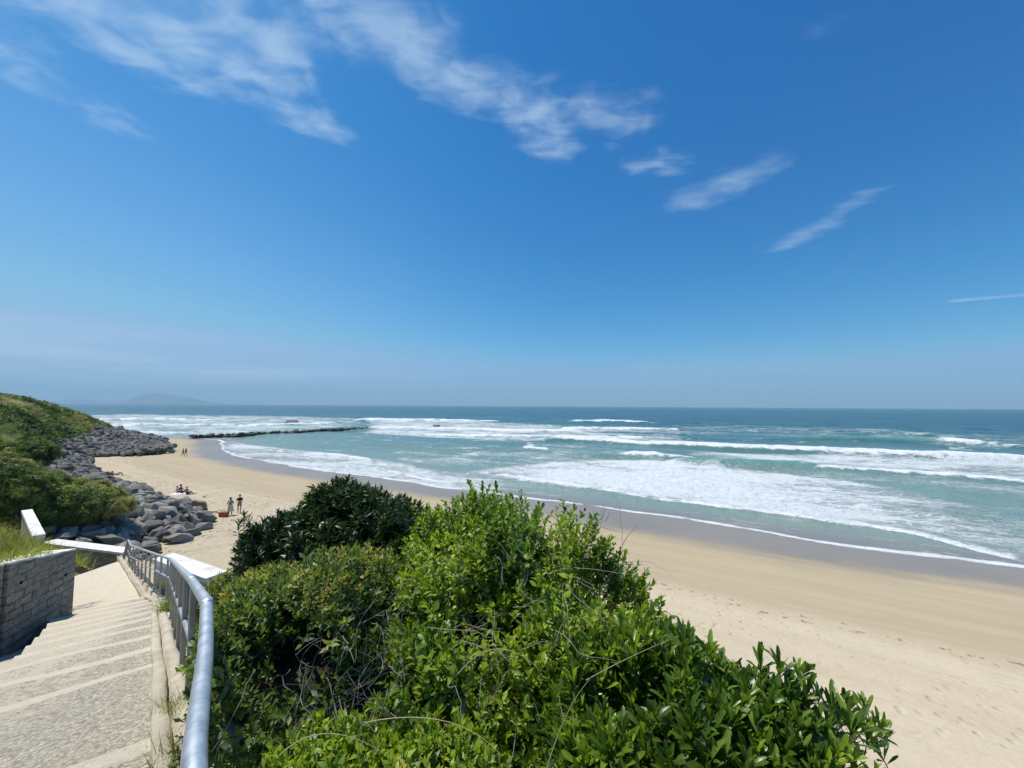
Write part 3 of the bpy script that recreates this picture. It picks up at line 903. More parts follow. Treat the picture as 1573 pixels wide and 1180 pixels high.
SHOULDER = [(cp(362, 1135, z_), np.array([0.075 * z_, 0.16, 0.10 * z_])) for z_ in (1.0, 1.25, 1.5, 1.75, 2.0, 2.25, 2.5)]   # the concrete shoulder stays clear of leaves
rg = np.random.default_rng(77)
bright = bush('broadleaf_bush', 'tall bright green leafy bush in the middle with bare twigs showing through', BL_BRIGHT, 4100, T_BRIGHT, L_BRIGHT, 101, (0.75, 1.3), 0.50, 0.75, -0.5, 0.6, tint_bright, 40,
              tips([(640, 800), (700, 780), (735, 768), (760, 772), (800, 790), (832, 800), (865, 815), (895, 838), (925, 845), (960, 868), (990, 915), (1010, 945), (1022, 975)], 3.3, rg))
dark = bush('evergreen_bush', 'dark narrow leaved evergreen bush with a pointed top against the sand', BL_DARK, 3400, T_DARK, L_DARK, 102, (0.75, 1.25), 0.45, 0.8, -0.6, 0.5,
            lambda P_, rng: 0.36 + 0.55 * (fbm(P_[:, 0] * 2, P_[:, 2] * 2, 4, 3) - 0.5) + 0.25 * (rng.random(len(P_)) > 0.93), 40,
            tips([(372, 812), (383, 806), (398, 815), (420, 802), (438, 800), (462, 796), (485, 790), (502, 772), (512, 757), (521, 748), (535, 760), (548, 772), (575, 782), (598, 800), (620, 782), (637, 782), (650, 800), (398, 865), (383, 868), (380, 830), (410, 830), (395, 842)], 4.5, rg, 6, 0.05))
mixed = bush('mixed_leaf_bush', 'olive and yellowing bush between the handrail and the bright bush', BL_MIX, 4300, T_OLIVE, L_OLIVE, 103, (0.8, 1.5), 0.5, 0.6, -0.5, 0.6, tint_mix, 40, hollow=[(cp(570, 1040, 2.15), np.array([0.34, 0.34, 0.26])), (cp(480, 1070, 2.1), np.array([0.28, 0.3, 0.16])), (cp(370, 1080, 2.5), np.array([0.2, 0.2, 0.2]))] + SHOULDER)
big = bush('thick_leaf_bush', 'low bush of thick glossy paddle shaped leaves at the lower right', BL_BIG, 2300, T_BIG, L_BIG, 104, (0.8, 1.25), 0.55, 1.25, -0.4, 0.28,
           lambda P_, rng: 0.42 + 0.6 * (fbm(P_[:, 0] * 3, P_[:, 2] * 3 + P_[:, 1] * 3, 14, 3) - 0.5) + 0.32 * (rng.random(len(P_)) > 0.88), 30,
           tips([(1045, 985), (1050, 995), (1100, 1010), (1160, 1030), (1205, 1042), (1225, 1045), (1290, 1080), (1330, 1105), (1365, 1140)], 2.05, rg, 3, 0.03))
front = bush('sapling_bush', 'small light green bush at the bottom edge beneath the bare twigs', BL_FRONT, 650, T_BRIGHT, L_BRIGHT, 105, (0.7, 1.1), 0.45, 0.8, -0.3, 0.6, lambda P_, rng: 0.40 + 0.3 * rng.random(len(P_)), 16, hollow=SHOULDER)
olive = bush('coastal_shrub', 'small dusty olive shrub below the white parapet end', BL_OLIVE, 1300, T_OLIVE, L_OLIVE, 106, (0.8, 1.4), 0.4, 0.7, -0.5, 0.6, lambda P_, rng: 0.5 + 0.25 * rng.random(len(P_)), 16)
wallb = bush('wall_shrub', 'fresh green shrub pressed against the concrete kerb beside the handrail', BL_WALL, 1300, T_BRIGHT, L_BRIGHT, 107, (0.7, 1.1), 0.45, 0.7, -0.5, 0.6, lambda P_, rng: 0.45 + 0.2 * rng.random(len(P_)), 16, hollow=SHOULDER)


def dead_twigs(parent, starts, n, rng, length=0.35):
    mb = MB()
    for k in range(n):
        p = np.array(starts[rng.integers(len(starts))]) + rng.normal(size=3) * 0.13
        d = unit(rng.normal(size=3) + np.array([0, -0.5, -0.1]))
        pts = [p]
        L = length * rng.uniform(0.5, 1.4)
        for j in range(6):
            d = unit(d + rng.normal(size=3) * 0.28 + np.array([0, 0, -0.06]))
            pts.append(pts[-1] + d * L / 6)
        mb.add(*tube(pts, list(np.linspace(0.0021, 0.0008, 7)), 3, False))
        if rng.random() < 0.7:
            q = pts[3]; d2 = unit(d + rng.normal(size=3) * 0.7)
            mb.add(*tube([q, q + d2 * L * 0.2, q + d2 * L * 0.4 + rng.normal(size=3) * 0.02], [0.002, 0.0016, 0.001], 3, False))
    return mb.build('dead_twigs', DEAD, parent)


dead_twigs(mixed, [cp(600, 980, 2.35), cp(580, 1020, 2.2), cp(545, 1000, 2.2), cp(610, 950, 2.5), cp(520, 1060, 2.1), cp(470, 1040, 2.1), cp(590, 1060, 2.1)], 110, rg, 0.24)
dead_twigs(bright, [cp(850, 1010, 2.1), cp(870, 880, 2.4), cp(820, 930, 2.2), cp(760, 900, 2.4), cp(840, 1060, 2.0), cp(900, 870, 2.5), cp(700, 1000, 2.1)], 60, rg, 0.34)
dead_twigs(dark, [cp(400, 840, 4.5), cp(410, 845, 4.5), cp(420, 850, 4.4)], 14, rg, 0.5)
# long arching dry grass stems through the bushes
mb = MB()
for (a, b, c_) in [((430, 1160, 1.7), (500, 1090, 1.6), (600, 1165, 1.6)), ((560, 1110, 1.8), (700, 1080, 1.7), (770, 1160, 1.6)), ((840, 1180, 1.5), (870, 1080, 1.5), (905, 1045, 1.55)),
                   ((700, 1040, 2.0), (760, 960, 2.0), (830, 1030, 1.9)), ((900, 1045, 1.9), (980, 1000, 1.9), (1050, 975, 2.0))]:
    A_, B_, C_ = cp(*a), cp(*b), cp(*c_)
    pts = [(1 - f) ** 2 * A_ + 2 * f * (1 - f) * B_ + f * f * C_ for f in np.linspace(0, 1, 12)]
    mb.add(*tube(pts, list(np.linspace(0.0025, 0.001, 12)), 4, False))
mb.build('dry_stems', simple('straw', (0.34, 0.29, 0.17), 0.8, 0.2), front)

# ------------------------------------------------------------------ stairway
m, g = mat('sandy_concrete')
pos = geo_pos(g)
n1 = g.noise(pos, 1.4, 5, 0.62, 0.5); n2 = g.noise(pos, 34, 5, 0.8, 0.4); n3 = g.noise(pos, 6, 6, 0.72, 0.8)
grey = g.mix(g.range(n2, 0.38, 0.66), (0.25, 0.225, 0.178), (0.63, 0.565, 0.44))
sandc = g.mix(g.range(n2, 0.35, 0.7), (0.48, 0.415, 0.305), (0.63, 0.55, 0.415))
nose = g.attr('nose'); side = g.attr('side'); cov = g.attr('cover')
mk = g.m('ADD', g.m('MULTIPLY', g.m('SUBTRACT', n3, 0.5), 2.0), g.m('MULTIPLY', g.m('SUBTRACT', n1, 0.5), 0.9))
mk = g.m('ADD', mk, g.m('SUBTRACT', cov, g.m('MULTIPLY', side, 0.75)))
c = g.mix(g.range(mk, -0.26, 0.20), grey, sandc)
c = g.mix(g.m('MULTIPLY', nose, g.range(n3, 0.2, 0.5, 0.6, 1.0)), c, g.mix(g.range(n3, 0.3, 0.7), (0.66, 0.58, 0.445), (0.55, 0.48, 0.37)))
finish(g, pbsdf(g, c, 0.95, 0.1, 0, g.bump(g.m('ADD', n3, g.m('MULTIPLY', n2, 0.9)), 0.8, 0.03)))
STEP = m
CONC = None
m, g = mat('weathered_concrete')
pos = geo_pos(g)
n1 = g.noise(pos, 2.2, 6, 0.65); n2 = g.noise(pos, 40, 4, 0.7)
c = g.mix(g.range(n1, 0.3, 0.7), (0.36, 0.315, 0.235), (0.54, 0.475, 0.365))
c = g.mix(g.m('MULTIPLY', g.range(n2, 0.5, 0.75), 0.35), c, (0.24, 0.21, 0.16))
finish(g, pbsdf(g, c, 0.9, 0.15, 0, g.bump(g.m('ADD', n1, g.m('MULTIPLY', n2, 0.5)), 0.8, 0.03)))
CONC = m


def stairD(s):
    """depth of the stair below the camera along its line"""
    return np.interp(s, [-4, 0, 3.32, 15.0, 23.5, 24.2], [1.72, 1.74, 2.03, 5.30, 6.62, 6.75])


def left_q(s): return float(np.interp(s, [-4, 8, 12, 15, 15.1, 18, 22, 24], [1.85, 1.46, 1.72, 2.05, 1.95, 2.2, 2.7, 2.8]))


def rail_q(s): return float(np.interp(s, [-4, 0, 2.8, 4.3, 12.6, 24, 26], [0.0, -0.05, -0.15, -0.13, 0.03, 1.35, 1.6]))


def step_end(s): return rail_q(s) + 0.15 - 0.06 * min(1, max(0, (s - 8) / 6))



stair = empty('stairway', (0, 0, H - 2.0), 'broad concrete stairway strewn with blown sand leading down to the beach', 'stairs')
noses = [-2.2, 1.2, 3.32, 5.53, 6.60, 7.63, 8.59, 9.6, 10.6, 11.6, 12.6, 13.6, 14.7]
RISE = 0.13
for k in range(1, len(noses)):
    s0, s1 = noses[k - 1], noses[k]
    ns, nq = max(4, int((s1 - s0) / 0.09)), 30
    fs = np.unique(np.concatenate([np.linspace(0, 1, ns), 1 - np.array([0.25, 0.21, 0.19, 0.17, 0.15, 0.13, 0.03]) / (s1 - s0), np.array([0.03, 0.06, 0.09]) / (s1 - s0)]))
    V, no, si, co_ = [], [], [], []
    for f in fs:
        s = s0 + f * (s1 - s0)
        dz = stairD(s0) + RISE + f * (stairD(s1) - stairD(s0) - RISE)
        ql, qr = left_q(s), step_end(s)
        for j in range(nq + 1):
            q = qr + (ql - qr) * j / nq
            kk = k - 1 + f
            bow = 0.10 * q + 0.022 * math.sin(q * 2.3 + kk) + 0.012 * math.sin(q * 5.1 + 2 * kk)     # nosings are not quite straight
            xy = sq(s + bow * (f * (k > 1) + (1 - f) * (k > 2)), q)
            z = H - dz + 0.012 * (fbm(np.array([s * 3.0]), np.array([q * 3.0]), k)[0] - 0.5)
            V.append((xy[0], xy[1], z))
            d_end = (1 - f) * (s1 - s0)
            wn = 0.16 + 0.03 * math.sin(q * 3 + k * 1.7)
            no.append(float(1 - sstep(wn * 0.85, wn * 1.05, np.array(d_end))))
            si.append(float(1 - sstep(0.0, 0.9, np.array(q - qr))) * float(sstep(0.15, 0.5, np.array(f * (s1 - s0)))))
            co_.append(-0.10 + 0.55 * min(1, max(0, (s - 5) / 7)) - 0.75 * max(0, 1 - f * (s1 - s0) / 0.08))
    nr = len(fs); nc = nq + 1
    F = [(i * nc + j, (i + 1) * nc + j, (i + 1) * nc + j + 1, i * nc + j + 1) for i in range(nr - 1) for j in range(nq)]
    # riser at the far edge and a front skirt
    n0 = len(V)
    for j in range(nc):
        x, y, z = V[(nr - 1) * nc + j]; V.append((x, y, z - 0.45)); no.append(1); si.append(0); co_.append(0.5)
    F += [((nr - 1) * nc + j, n0 + j, n0 + j + 1, (nr - 1) * nc + j + 1) for j in range(nq)]
    # left side
    n1_ = len(V)
    for i in range(nr):
        x, y, z = V[i * nc + nq]; V.append((x, y, z - 1.1)); no.append(1); si.append(0); co_.append(0.5)
    F += [(i * nc + nq, (i + 1) * nc + nq, n1_ + i + 1, n1_ + i) for i in range(nr - 1)]
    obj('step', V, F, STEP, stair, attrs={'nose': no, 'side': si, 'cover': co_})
# smooth sandy ramp below the steps
V, no, si, co_ = [], [], [], []
ss = np.linspace(14.7, 24.2, 60); nq = 24
for s in ss:
    end = s
    for j in range(nq + 1):
        qf = j / nq
        sE = 14.7 + (s - 14.7) * (1 - 0.27 * qf)
        q = step_end(sE) * (1 - qf) + left_q(sE) * qf
        xy = sq(sE, q)
        V.append((xy[0], xy[1], H - float(stairD(sE)) - RISE * 0.5 + 0.03 * (fbm(np.array([sE * 1.5]), np.array([q * 1.5]), 3)[0] - 0.5)))
        no.append(0.85); si.append(0); co_.append(0.8)
nc = nq + 1
F = [(i * nc + j, (i + 1) * nc + j, (i + 1) * nc + j + 1, i * nc + j + 1) for i in range(len(ss) - 1) for j in range(nq)]
n0 = len(V)
for j in range(nc):
    x, y, z = V[(len(ss) - 1) * nc + j]; V.append((x + PD[0] * 2.2, y + PD[1] * 2.2, z - 2.6)); no.append(0.8); si.append(0); co_.append(0.8)
F += [((len(ss) - 1) * nc + j, n0 + j, n0 + j + 1, (len(ss) - 1) * nc + j + 1) for j in range(nq)]
n1_ = len(V)
for i in range(len(ss)):
    x, y, z = V[i * nc + nq]; V.append((x, y, z - 1.5)); no.append(0.8); si.append(0); co_.append(0.8)
F += [(i * nc + nq, (i + 1) * nc + nq, n1_ + i + 1, n1_ + i) for i in range(len(ss) - 1)]
obj('ramp', V, F, STEP, stair, True, attrs={'nose': no, 'side': si, 'cover': co_})
# gutter bed left of the steps
V, F = [], []
for i, s in enumerate(np.linspace(4, 15.6, 20)):
    for q in (left_q(s) - 0.1, left_q(s) + 2.4):
        xy = sq(s, q); V.append((xy[0], xy[1], H - float(stairD(s)) - 0.40))
F = [(2 * i, 2 * i + 2, 2 * i + 3, 2 * i + 1) for i in range(19)]
obj('gutter', V, F, CONC, stair)
# stringer carrying the posts, with a rounded outer shoulder
prof = [(0.16, -0.6), (0.155, 0.015), (0.14, 0.028), (0.075, 0.024), (0.062, 0.0), (0.058, -0.14), (0.045, -0.14), (0.04, -0.01), (-0.02, 0.0), (-0.06, -0.005), (-0.08, -0.06), (-0.09, -0.2), (-0.16, -0.2), (-0.17, -0.07), (-0.22, -0.05), (-0.31, -0.085), (-0.38, -0.17), (-0.41, -0.32), (-0.41, -1.6)]
V, F = [], []
sv = np.arange(-2, 25, 0.22)
jr = np.random.default_rng(8)
for s in sv:
    blk = math.sin(int(s / 0.9) * 2.7)
    fade = min(1, max(0, (s - 8) / 6))
    for (q, dzz) in prof:
        xy = sq(s, rail_q(s) + min(q, step_end(s) - rail_q(s) + 0.012) + 0.006 * math.sin(s * 2.1) + jr.normal(0, 0.003))
        V.append((xy[0], xy[1], H - float(stairD(s)) + (dzz if dzz < -0.1 or q < 0.06 else dzz + 0.012 * blk + jr.normal(0, 0.003))))
k = len(prof)
F = [(i * k + j, (i + 1) * k + j, (i + 1) * k + j + 1, i * k + j + 1) for i in range(len(sv) - 1) for j in range(k - 1)]
F = [f[::-1] for f in F]
o = obj('stringer', V, F, CONC, stair, True)

# ------------------------------------------------------------------ handrail
m, g = mat('galvanised_steel')
co = obj_co(g)
n = g.noise(co, 14, 4, 0.6)
sp = g.n('ShaderNodeSeparateColor', {0: g.n('ShaderNodeTexVoronoi', {'Vector': co, 'Scale': 70.0}, out=1)}, out=0)
c = g.mix(g.range(n, 0.3, 0.7), (0.46, 0.48, 0.50), (0.62, 0.64, 0.66))
c = g.mix(0.3, c, g.ramp(sp, [(0.0, 0.25), (1.0, 0.8)]), 'SOFT_LIGHT')
c = g.mix(g.m('MULTIPLY', g.range(g.noise(co, 5, 6, 0.7), 0.58, 0.7), 0.5), c, (0.34, 0.32, 0.29))
finish(g, pbsdf(g, c, g.m('ADD', 0.36, g.m('MULTIPLY', n, 0.16)), 0.5, 0.75))
STEEL = m
POSTM = simple('weathered_post', (0.36, 0.34, 0.30), 0.6, 0.4, 0.45, 0.25, 8)
RP = [np.array([*sq(-1.6, -0.03), H - 0.80]), at_y(296, 1175, 1.04), at_y(316, 1000, 1.72), at_y(318, 926, 2.2), at_y(294.5, 891, 3.3), at_y(262, 859, 9.3), at_y(201, 838, 16.2), at_y(196.5, 829, 18.2)]
RP.append(at_y(187, 866, 19.8))
railing = empty('handrail', tuple(np.array([*sq(3, 0), H - 2.0])), 'galvanised tubular handrail with posts along the seaward side of the stairway', 'railing')


def smooth_path(P_, rad=0.16):
    out = [P_[0]]
    for i in range(1, len(P_) - 1):
        a, b, c_ = P_[i - 1], P_[i], P_[i + 1]
        r1 = min(rad, 0.3 * np.linalg.norm(b - a)); r2 = min(rad, 0.3 * np.linalg.norm(c_ - b))
        p, q = b + unit(a - b) * r1, b + unit(c_ - b) * r2
        for f in (0, 0.25, 0.5, 0.75, 1.0):
            out.append((1 - f) ** 2 * p + 2 * f * (1 - f) * b + f * f * q)
    out.append(P_[-1])
    return out


V, F = tube(smooth_path(RP), 0.0285, 20)
obj('top_rail', V, F, STEEL, railing, True)
V, F = tube(smooth_path([p - np.array([0, 0, 0.43]) for p in RP]), 0.020, 12)
obj('mid_rail', V, F, STEEL, railing, True)
L = np.concatenate([[0], np.cumsum([np.linalg.norm(b - a) for a, b in zip(RP[:-1], RP[1:])])])
RPa = np.array(RP)
PL = [0.6, 1.8] + list(np.arange(4.45, L[-2] - 0.3, 1.12)) + [L[-2]] + list(np.arange(L[-2] + 0.45, L[-1], 0.45))
for k, l in enumerate(PL):
    p = np.array([np.interp(l, L, RPa[:, j]) for j in range(3)])
    hgt = 0.92
    w, d = 0.036, 0.022
    ax, ay = PD, QD
    poly = [tuple(p[:2] + ax * sx_ * w + ay * sy_ * d) for sx_, sy_ in ((-1, -1), (-1, 1), (1, 1), (1, -1))][::-1]
    V, F = prism(poly, p[2] - hgt, p[2] - 0.02)
    post = bevel(obj('post', V, F, POSTM, railing), 0.008, 2)
    pl = [tuple(p[:2] + ax * sx_ * 0.05 + ay * sy_ * 0.035) for sx_, sy_ in ((-1, -1), (-1, 1), (1, 1), (1, -1))][::-1]
    V, F = prism(pl, p[2] - hgt - 0.03, p[2] - hgt + 0.012)
    bp = obj('base_plate', V - np.array(railing.location), F, POSTM, None)
    bp.parent = post
    bevel(bp, 0.004, 1)
# welded sleeves at the bends
for l in (L[3], L[4]):
    a = np.array([np.interp(l - 0.05, L, RPa[:, j]) for j in range(3)]); b = np.array([np.interp(l + 0.05, L, RPa[:, j]) for j in range(3)])
    V, F = tube([a + (0, 0, 0), b], 0.0308, 20)
    obj('weld_sleeve', V, F, STEEL, railing, True)

# ------------------------------------------------------------------ walls
m, g = mat('block_masonry')
co = obj_co(g)
sep = g.n('ShaderNodeSeparateXYZ', {0: co}, out=None)
wob_ = g.noise(co, 5, 3, 0.6, out=1)
bc = g.n('ShaderNodeCombineXYZ', {0: sep.outputs[0], 1: sep.outputs[2], 2: 0.0})
bc = g.v('ADD', bc, g.scale(g.v('SUBTRACT', wob_, (0.5, 0.5, 0.5)), (0.15, 0.15, 0)))
br = g.n('ShaderNodeTexBrick', {'Vector': bc, 'Color1': (0.22, 0.21, 0.175), 'Color2': (0.32, 0.305, 0.255), 'Mortar': (0.13, 0.125, 0.105), 'Scale': 1.0, 'Mortar Size': 0.016, 'Mortar Smooth': 0.9, 'Bias': 0.0, 'Brick Width': 0.40, 'Row Height': 0.175}, out=None)
n = g.noise(co, 7, 6, 0.7)
c = g.mix(g.range(g.noise(co, 3.2, 4, 0.65), 0.40, 0.62, 0.15, 0.85), br.outputs[0], (0.225, 0.218, 0.185))
c = g.mix(1.0, c, g.ramp(n, [(0.3, 0.55), (0.5, 1.0), (0.72, 1.35)]), 'MULTIPLY')
hh = g.m('ADD', g.m('MULTIPLY', br.outputs[1], g.range(g.noise(co, 3.2, 4, 0.65), 0.40, 0.62, -1.2, -0.25)), g.m('MULTIPLY', n, 1.6))
finish(g, pbsdf(g, c, 0.92, 0.15, 0, g.bump(hh, 1.0, 0.035)))
BLOCK = m
m, g = mat('whitewash')
co = geo_pos(g)
n = g.noise(co, 2.5, 6, 0.65)
c = g.mix(g.range(n, 0.35, 0.75), (0.74, 0.725, 0.69), (0.50, 0.48, 0.43))
c = g.mix(g.m('MULTIPLY', g.range(g.noise(co, 22, 4), 0.58, 0.72), 0.5), c, (0.35, 0.34, 0.31))
finish(g, pbsdf(g, c, 0.85, 0.2, 0, g.bump(n, 0.3, 0.02)))
WHITE = m


def wall(name, label, A_, B_, th, zb, cap_h=0.07, over=0.02, body=None, capm=None, chip=0.0):
    """wall from A to B (x,y,ztop), thickness on the left of A->B, in its own frame so that courses run along it"""
    A_, B_ = np.array(A_, float), np.array(B_, float)
    d = B_[:2] - A_[:2]; Ln = np.linalg.norm(d); an = math.atan2(d[1], d[0])
    root = empty(name, (A_[0], A_[1], zb), label, 'wall', None, an)
    za, zb_ = A_[2] - zb, B_[2] - zb
    V, F = prism([(0, 0), (Ln, 0), (Ln, th), (0, th)], -0.6, [za - cap_h, zb_ - cap_h, zb_ - cap_h, za - cap_h])
    o = obj('wall_body', V, F, body or BLOCK, root, loc=(0, 0, 0)); bevel(o, 0.012, 2)
    n = max(3, int(Ln / 0.12))
    V, F = [], []
    rr = np.random.default_rng(int(abs(A_[0] * 100)))
    for i in range(n + 1):
        f = i / n; x = -over + f * (Ln + 2 * over); zt = za + (zb_ - za) * f
        j0, j1 = rr.normal(0, chip), rr.normal(0, chip)
        V += [(x, -over + abs(j0), zt - cap_h), (x, -over + abs(j0) * .5, zt - 0.01 + j1 * .3), (x, th + over, zt - 0.01), (x, th + over, zt - cap_h)]
    for i in range(n):
        for k in range(3): F.append((i * 4 + k, (i + 1) * 4 + k, (i + 1) * 4 + k + 1, i * 4 + k + 1))
        F.append((i * 4 + 3, (i + 1) * 4 + 3, (i + 1) * 4, i * 4))
    F += [(0, 1, 2, 3), tuple(n * 4 + q for q in (3, 2, 1, 0))]
    F = [f[::-1] for f in F]
    obj('coping', V, F, capm or WHITE, root, loc=(0, 0, 0))
    return root


# left block wall: its face looks to the right, over the gutter
cA = at_y(118, 842, 9.9); cB = at_y(14, 864, 8.2)
w1 = wall('block_wall', 'grey concrete block retaining wall holding the grassy bank left of the stairway', cB, cA, 0.62, 6.2, 0.05, 0.0, chip=0.015)
for (px_, py_) in ((32, 895), (101, 883)):
    f = (px_ - 14) / (118 - 14)
    pt = cB + (cA - cB) * f
    loc = Matrix.Rotation(-w1.rotation_euler[2], 3, 'Z') @ Vector((pt[0] - w1.location[0], pt[1] - w1.location[1], 0))
    zt = at_y(px_, py_, cB[1] + (cA[1] - cB[1]) * f)[2] - 6.2
    V, F = tube([(loc.x, -0.006, zt), (loc.x, 0.05, zt)], 0.035, 10)
    obj('weep_hole', V, F, simple('dark_hole', (0.01, 0.01, 0.01), 0.9, 0.0), w1, loc=(0, 0, 0))
cC = cB + np.array([-0.9, -2.6, 0.35])
w0 = wall('block_wall', 'grey block retaining wall at the left edge, nearer return of the masonry', cC, cB + np.array([-0.03, -0.05, 0]), 0.5, 6.4, 0.05, 0.0)
# low wall across the bottom of the ramp
wall('block_wall', 'dark faced low wall with thin white coping across the foot of the stairway', at_y(66, 833, 21.2), at_y(188, 848, 19.6), 0.5, 2.0, 0.12, 0.06)
# white coped wall running away up the dune
wall('coped_wall', 'white topped wall end slanting out of the dark dune scrub', at_y(34, 784, 24.0), at_y(51, 823, 19.4), 0.36, 3.0, 0.2, 0.03, body=CONC)
# white parapet on the seaward side of the lower stairs
pA = at_z(318, 886, H - 5.2); pB = at_z(240, 857.5, H - 5.2)
par = wall('parapet', 'white slab topped parapet beside the lower stairs with its end facing the sand', pB, pA, 0.45, 4.0, 0.16, 0.08, body=WHITE)

# ------------------------------------------------------------------ grass
L_GRASS = leaf_mat('grass_blade', [(0.0, (0.10, 0.10, 0.03)), (0.3, (0.09, 0.14, 0.02)), (0.6, (0.20, 0.25, 0.035)), (0.85, (0.36, 0.33, 0.08)), (1.0, (0.46, 0.38, 0.16))], 0.5, 0.35)


def blade(rng, L=1.0, Wd=0.012, bend=0.5):
    V, T = [], []
    for i in range(4):
        f = i / 3; w = Wd * (1 - f * 0.92)
        y = bend * f * f; z = f * (1 - 0.25 * bend * f)
        V += [(-w, y * L, z * L), (w, y * L, z * L)]
    for i in range(3): T += [(2 * i, 2 * i + 1, 2 * i + 3), (2 * i, 2 * i + 3, 2 * i + 2)]
    return np.array(V), np.array(T), np.zeros(len(V))


T_GRASS = [blade(r_, 1.0, 0.018, b) for b in (0.15, 0.35, 0.55, 0.8, 1.05)]


def grass(P_, h, rng, lean=0.35, tint=0.55, tv=0.22):
    D_ = np.array([0, 0, 1.0]) + rng.normal(size=P_.shape) * lean
    S_ = h * rng.uniform(0.55, 1.25, len(P_))
    return scatter(T_GRASS, P_, D_, S_, np.clip(tint + rng.normal(0, tv, len(P_)), 0.05, 1), rng)


rg = np.random.default_rng(21)
xs, ys = rg.uniform(-16.5, -10.4, 60000), rg.uniform(6.0, 13.5, 60000)
wd = cA[:2] - cB[:2]; wn_ = np.array([-wd[1], wd[0]]) / np.linalg.norm(wd)
off = (xs - cB[0]) * wn_[0] + (ys - cB[1]) * wn_[1]
al = ((xs - cB[0]) * wd[0] + (ys - cB[1]) * wd[1]) / (wd @ wd)
edge_off = -0.01 + 0.55 * sstep(0.66, 0.95, al) + 0.15 * fbm(ys * 3, xs * 3, 3)
k = (off > edge_off) & (al < 2.0) & (al > -1.6)
xs, ys = xs[k][:17000], ys[k][:17000]
P_ = np.stack([xs, ys, hill_z(xs, ys) - 0.03], 1)
P_[:, 2] = np.maximum(P_[:, 2], np.where(off[k][:17000] < 0.55, cB[2] + (cA[2] - cB[2]) * np.clip(al[k][:17000], -1, 1.1) - 0.06, -99))
V, T, a = grass(P_, 0.34, rg, 0.5, 0.70)
tag(obj('grass', V, T, L_GRASS, attrs={'tint': a}), 'long yellow green grass on the bank behind the block wall', 'grass', kind='stuff')

for (px_, py_, n_, h_, lab) in [(257, 936, 160, 0.34, 'yellowing weed tuft at the stair edge by the handrail bend'), (247, 903, 90, 0.3, 'small green weed tuft on the stair edge under the lower posts'),
                                (263, 1086, 110, 0.13, 'sparse grass tuft in the crack halfway along the nearest steps'), (258, 1166, 150, 0.15, 'grass tuft growing in the stair edge at the bottom of the picture'), (60, 960, 40, 0.10, 'thin line of moss and grass on the gutter side of the stairs')]:
    d = ray(px_, py_)
    s_guess = 5.0
    for _ in range(40):
        Yv = -float(stairD(s_guess)) / d[2]; s_guess = 0.5 * s_guess + 0.5 * (d[0] * Yv * PD[0] + Yv * PD[1])
    c0 = np.array([d[0] * Yv, Yv, H - float(stairD(s_guess))])
    sp = np.clip(rg.normal(size=(n_, 1)), -1.6, 1.6) * (0.22 if h_ > 0.2 else 0.13); sq_ = rg.normal(size=(n_, 1)) * 0.05
    P_ = c0 + np.hstack([sp * PD[0] + sq_ * QD[0], sp * PD[1] + sq_ * QD[1], np.zeros((n_, 1)) - 0.28 * sp - 0.02])
    V, T, a = grass(P_, h_, rg, 0.5, 0.5)
    base = empty('weed_tuft', tuple(c0), lab, 'weed')
    obj('blades', V, T, L_GRASS, base, attrs={'tint': a})

# ------------------------------------------------------------------ hillside scrub
def clump(rng, n=46, leaf=0.16, flat=0.8):
    VV, TT, ti = [], [], []
    c = 0
    for k in range(n):
        d = rng.normal(size=3); d[2] = abs(d[2]); d = unit(d)
        p = d * rng.uniform(0.55, 1.0) * np.array([1, 1, flat])
        u = unit(np.cross(d, rng.normal(size=3))); w = unit(np.cross(u, d + rng.normal(size=3) * 0.7))
        s = leaf * rng.uniform(0.6, 1.4)
        VV.append(np.array([p - u * s * .5, p + w * s * 1.3, p + u * s * .5, p - w * s * 0.8])); TT.append(np.array([(0, 2, 1), (0, 3, 2)]) + c); c += 4
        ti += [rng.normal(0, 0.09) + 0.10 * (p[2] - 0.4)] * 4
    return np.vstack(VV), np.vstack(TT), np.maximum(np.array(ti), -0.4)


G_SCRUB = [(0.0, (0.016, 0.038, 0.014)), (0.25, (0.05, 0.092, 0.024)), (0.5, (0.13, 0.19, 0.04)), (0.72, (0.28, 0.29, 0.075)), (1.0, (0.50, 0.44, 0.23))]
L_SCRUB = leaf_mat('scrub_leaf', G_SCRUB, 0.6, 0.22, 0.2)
T_CL = [clump(np.random.default_rng(300 + i), 44, 0.22, f) for i, f in enumerate((0.45, 0.55, 0.65, 0.8))]
T_CLF = [clump(np.random.default_rng(320 + i), 110, 0.20, f) for i, f in enumerate((0.75, 0.9, 1.05))]
T_TUSS = []
for i in range(4):
    rr = np.random.default_rng(340 + i); VV, TT, c = [], [], 0
    for k in range(38):
        V, T, _ = blade(rr, rr.uniform(0.7, 1.2), 0.035, rr.uniform(0.3, 1.1))
        a_ = rr.uniform(0, 6.28); cz, sz = math.cos(a_), math.sin(a_)
        V = V @ np.array([[cz, sz, 0], [-sz, cz, 0], [0, 0, 1]]) + np.array([rr.normal(0, .15), rr.normal(0, .15), 0])
        VV.append(V); TT.append(T + c); c += len(V)
    T_TUSS.append((np.vstack(VV), np.vstack(TT), np.zeros(c)))

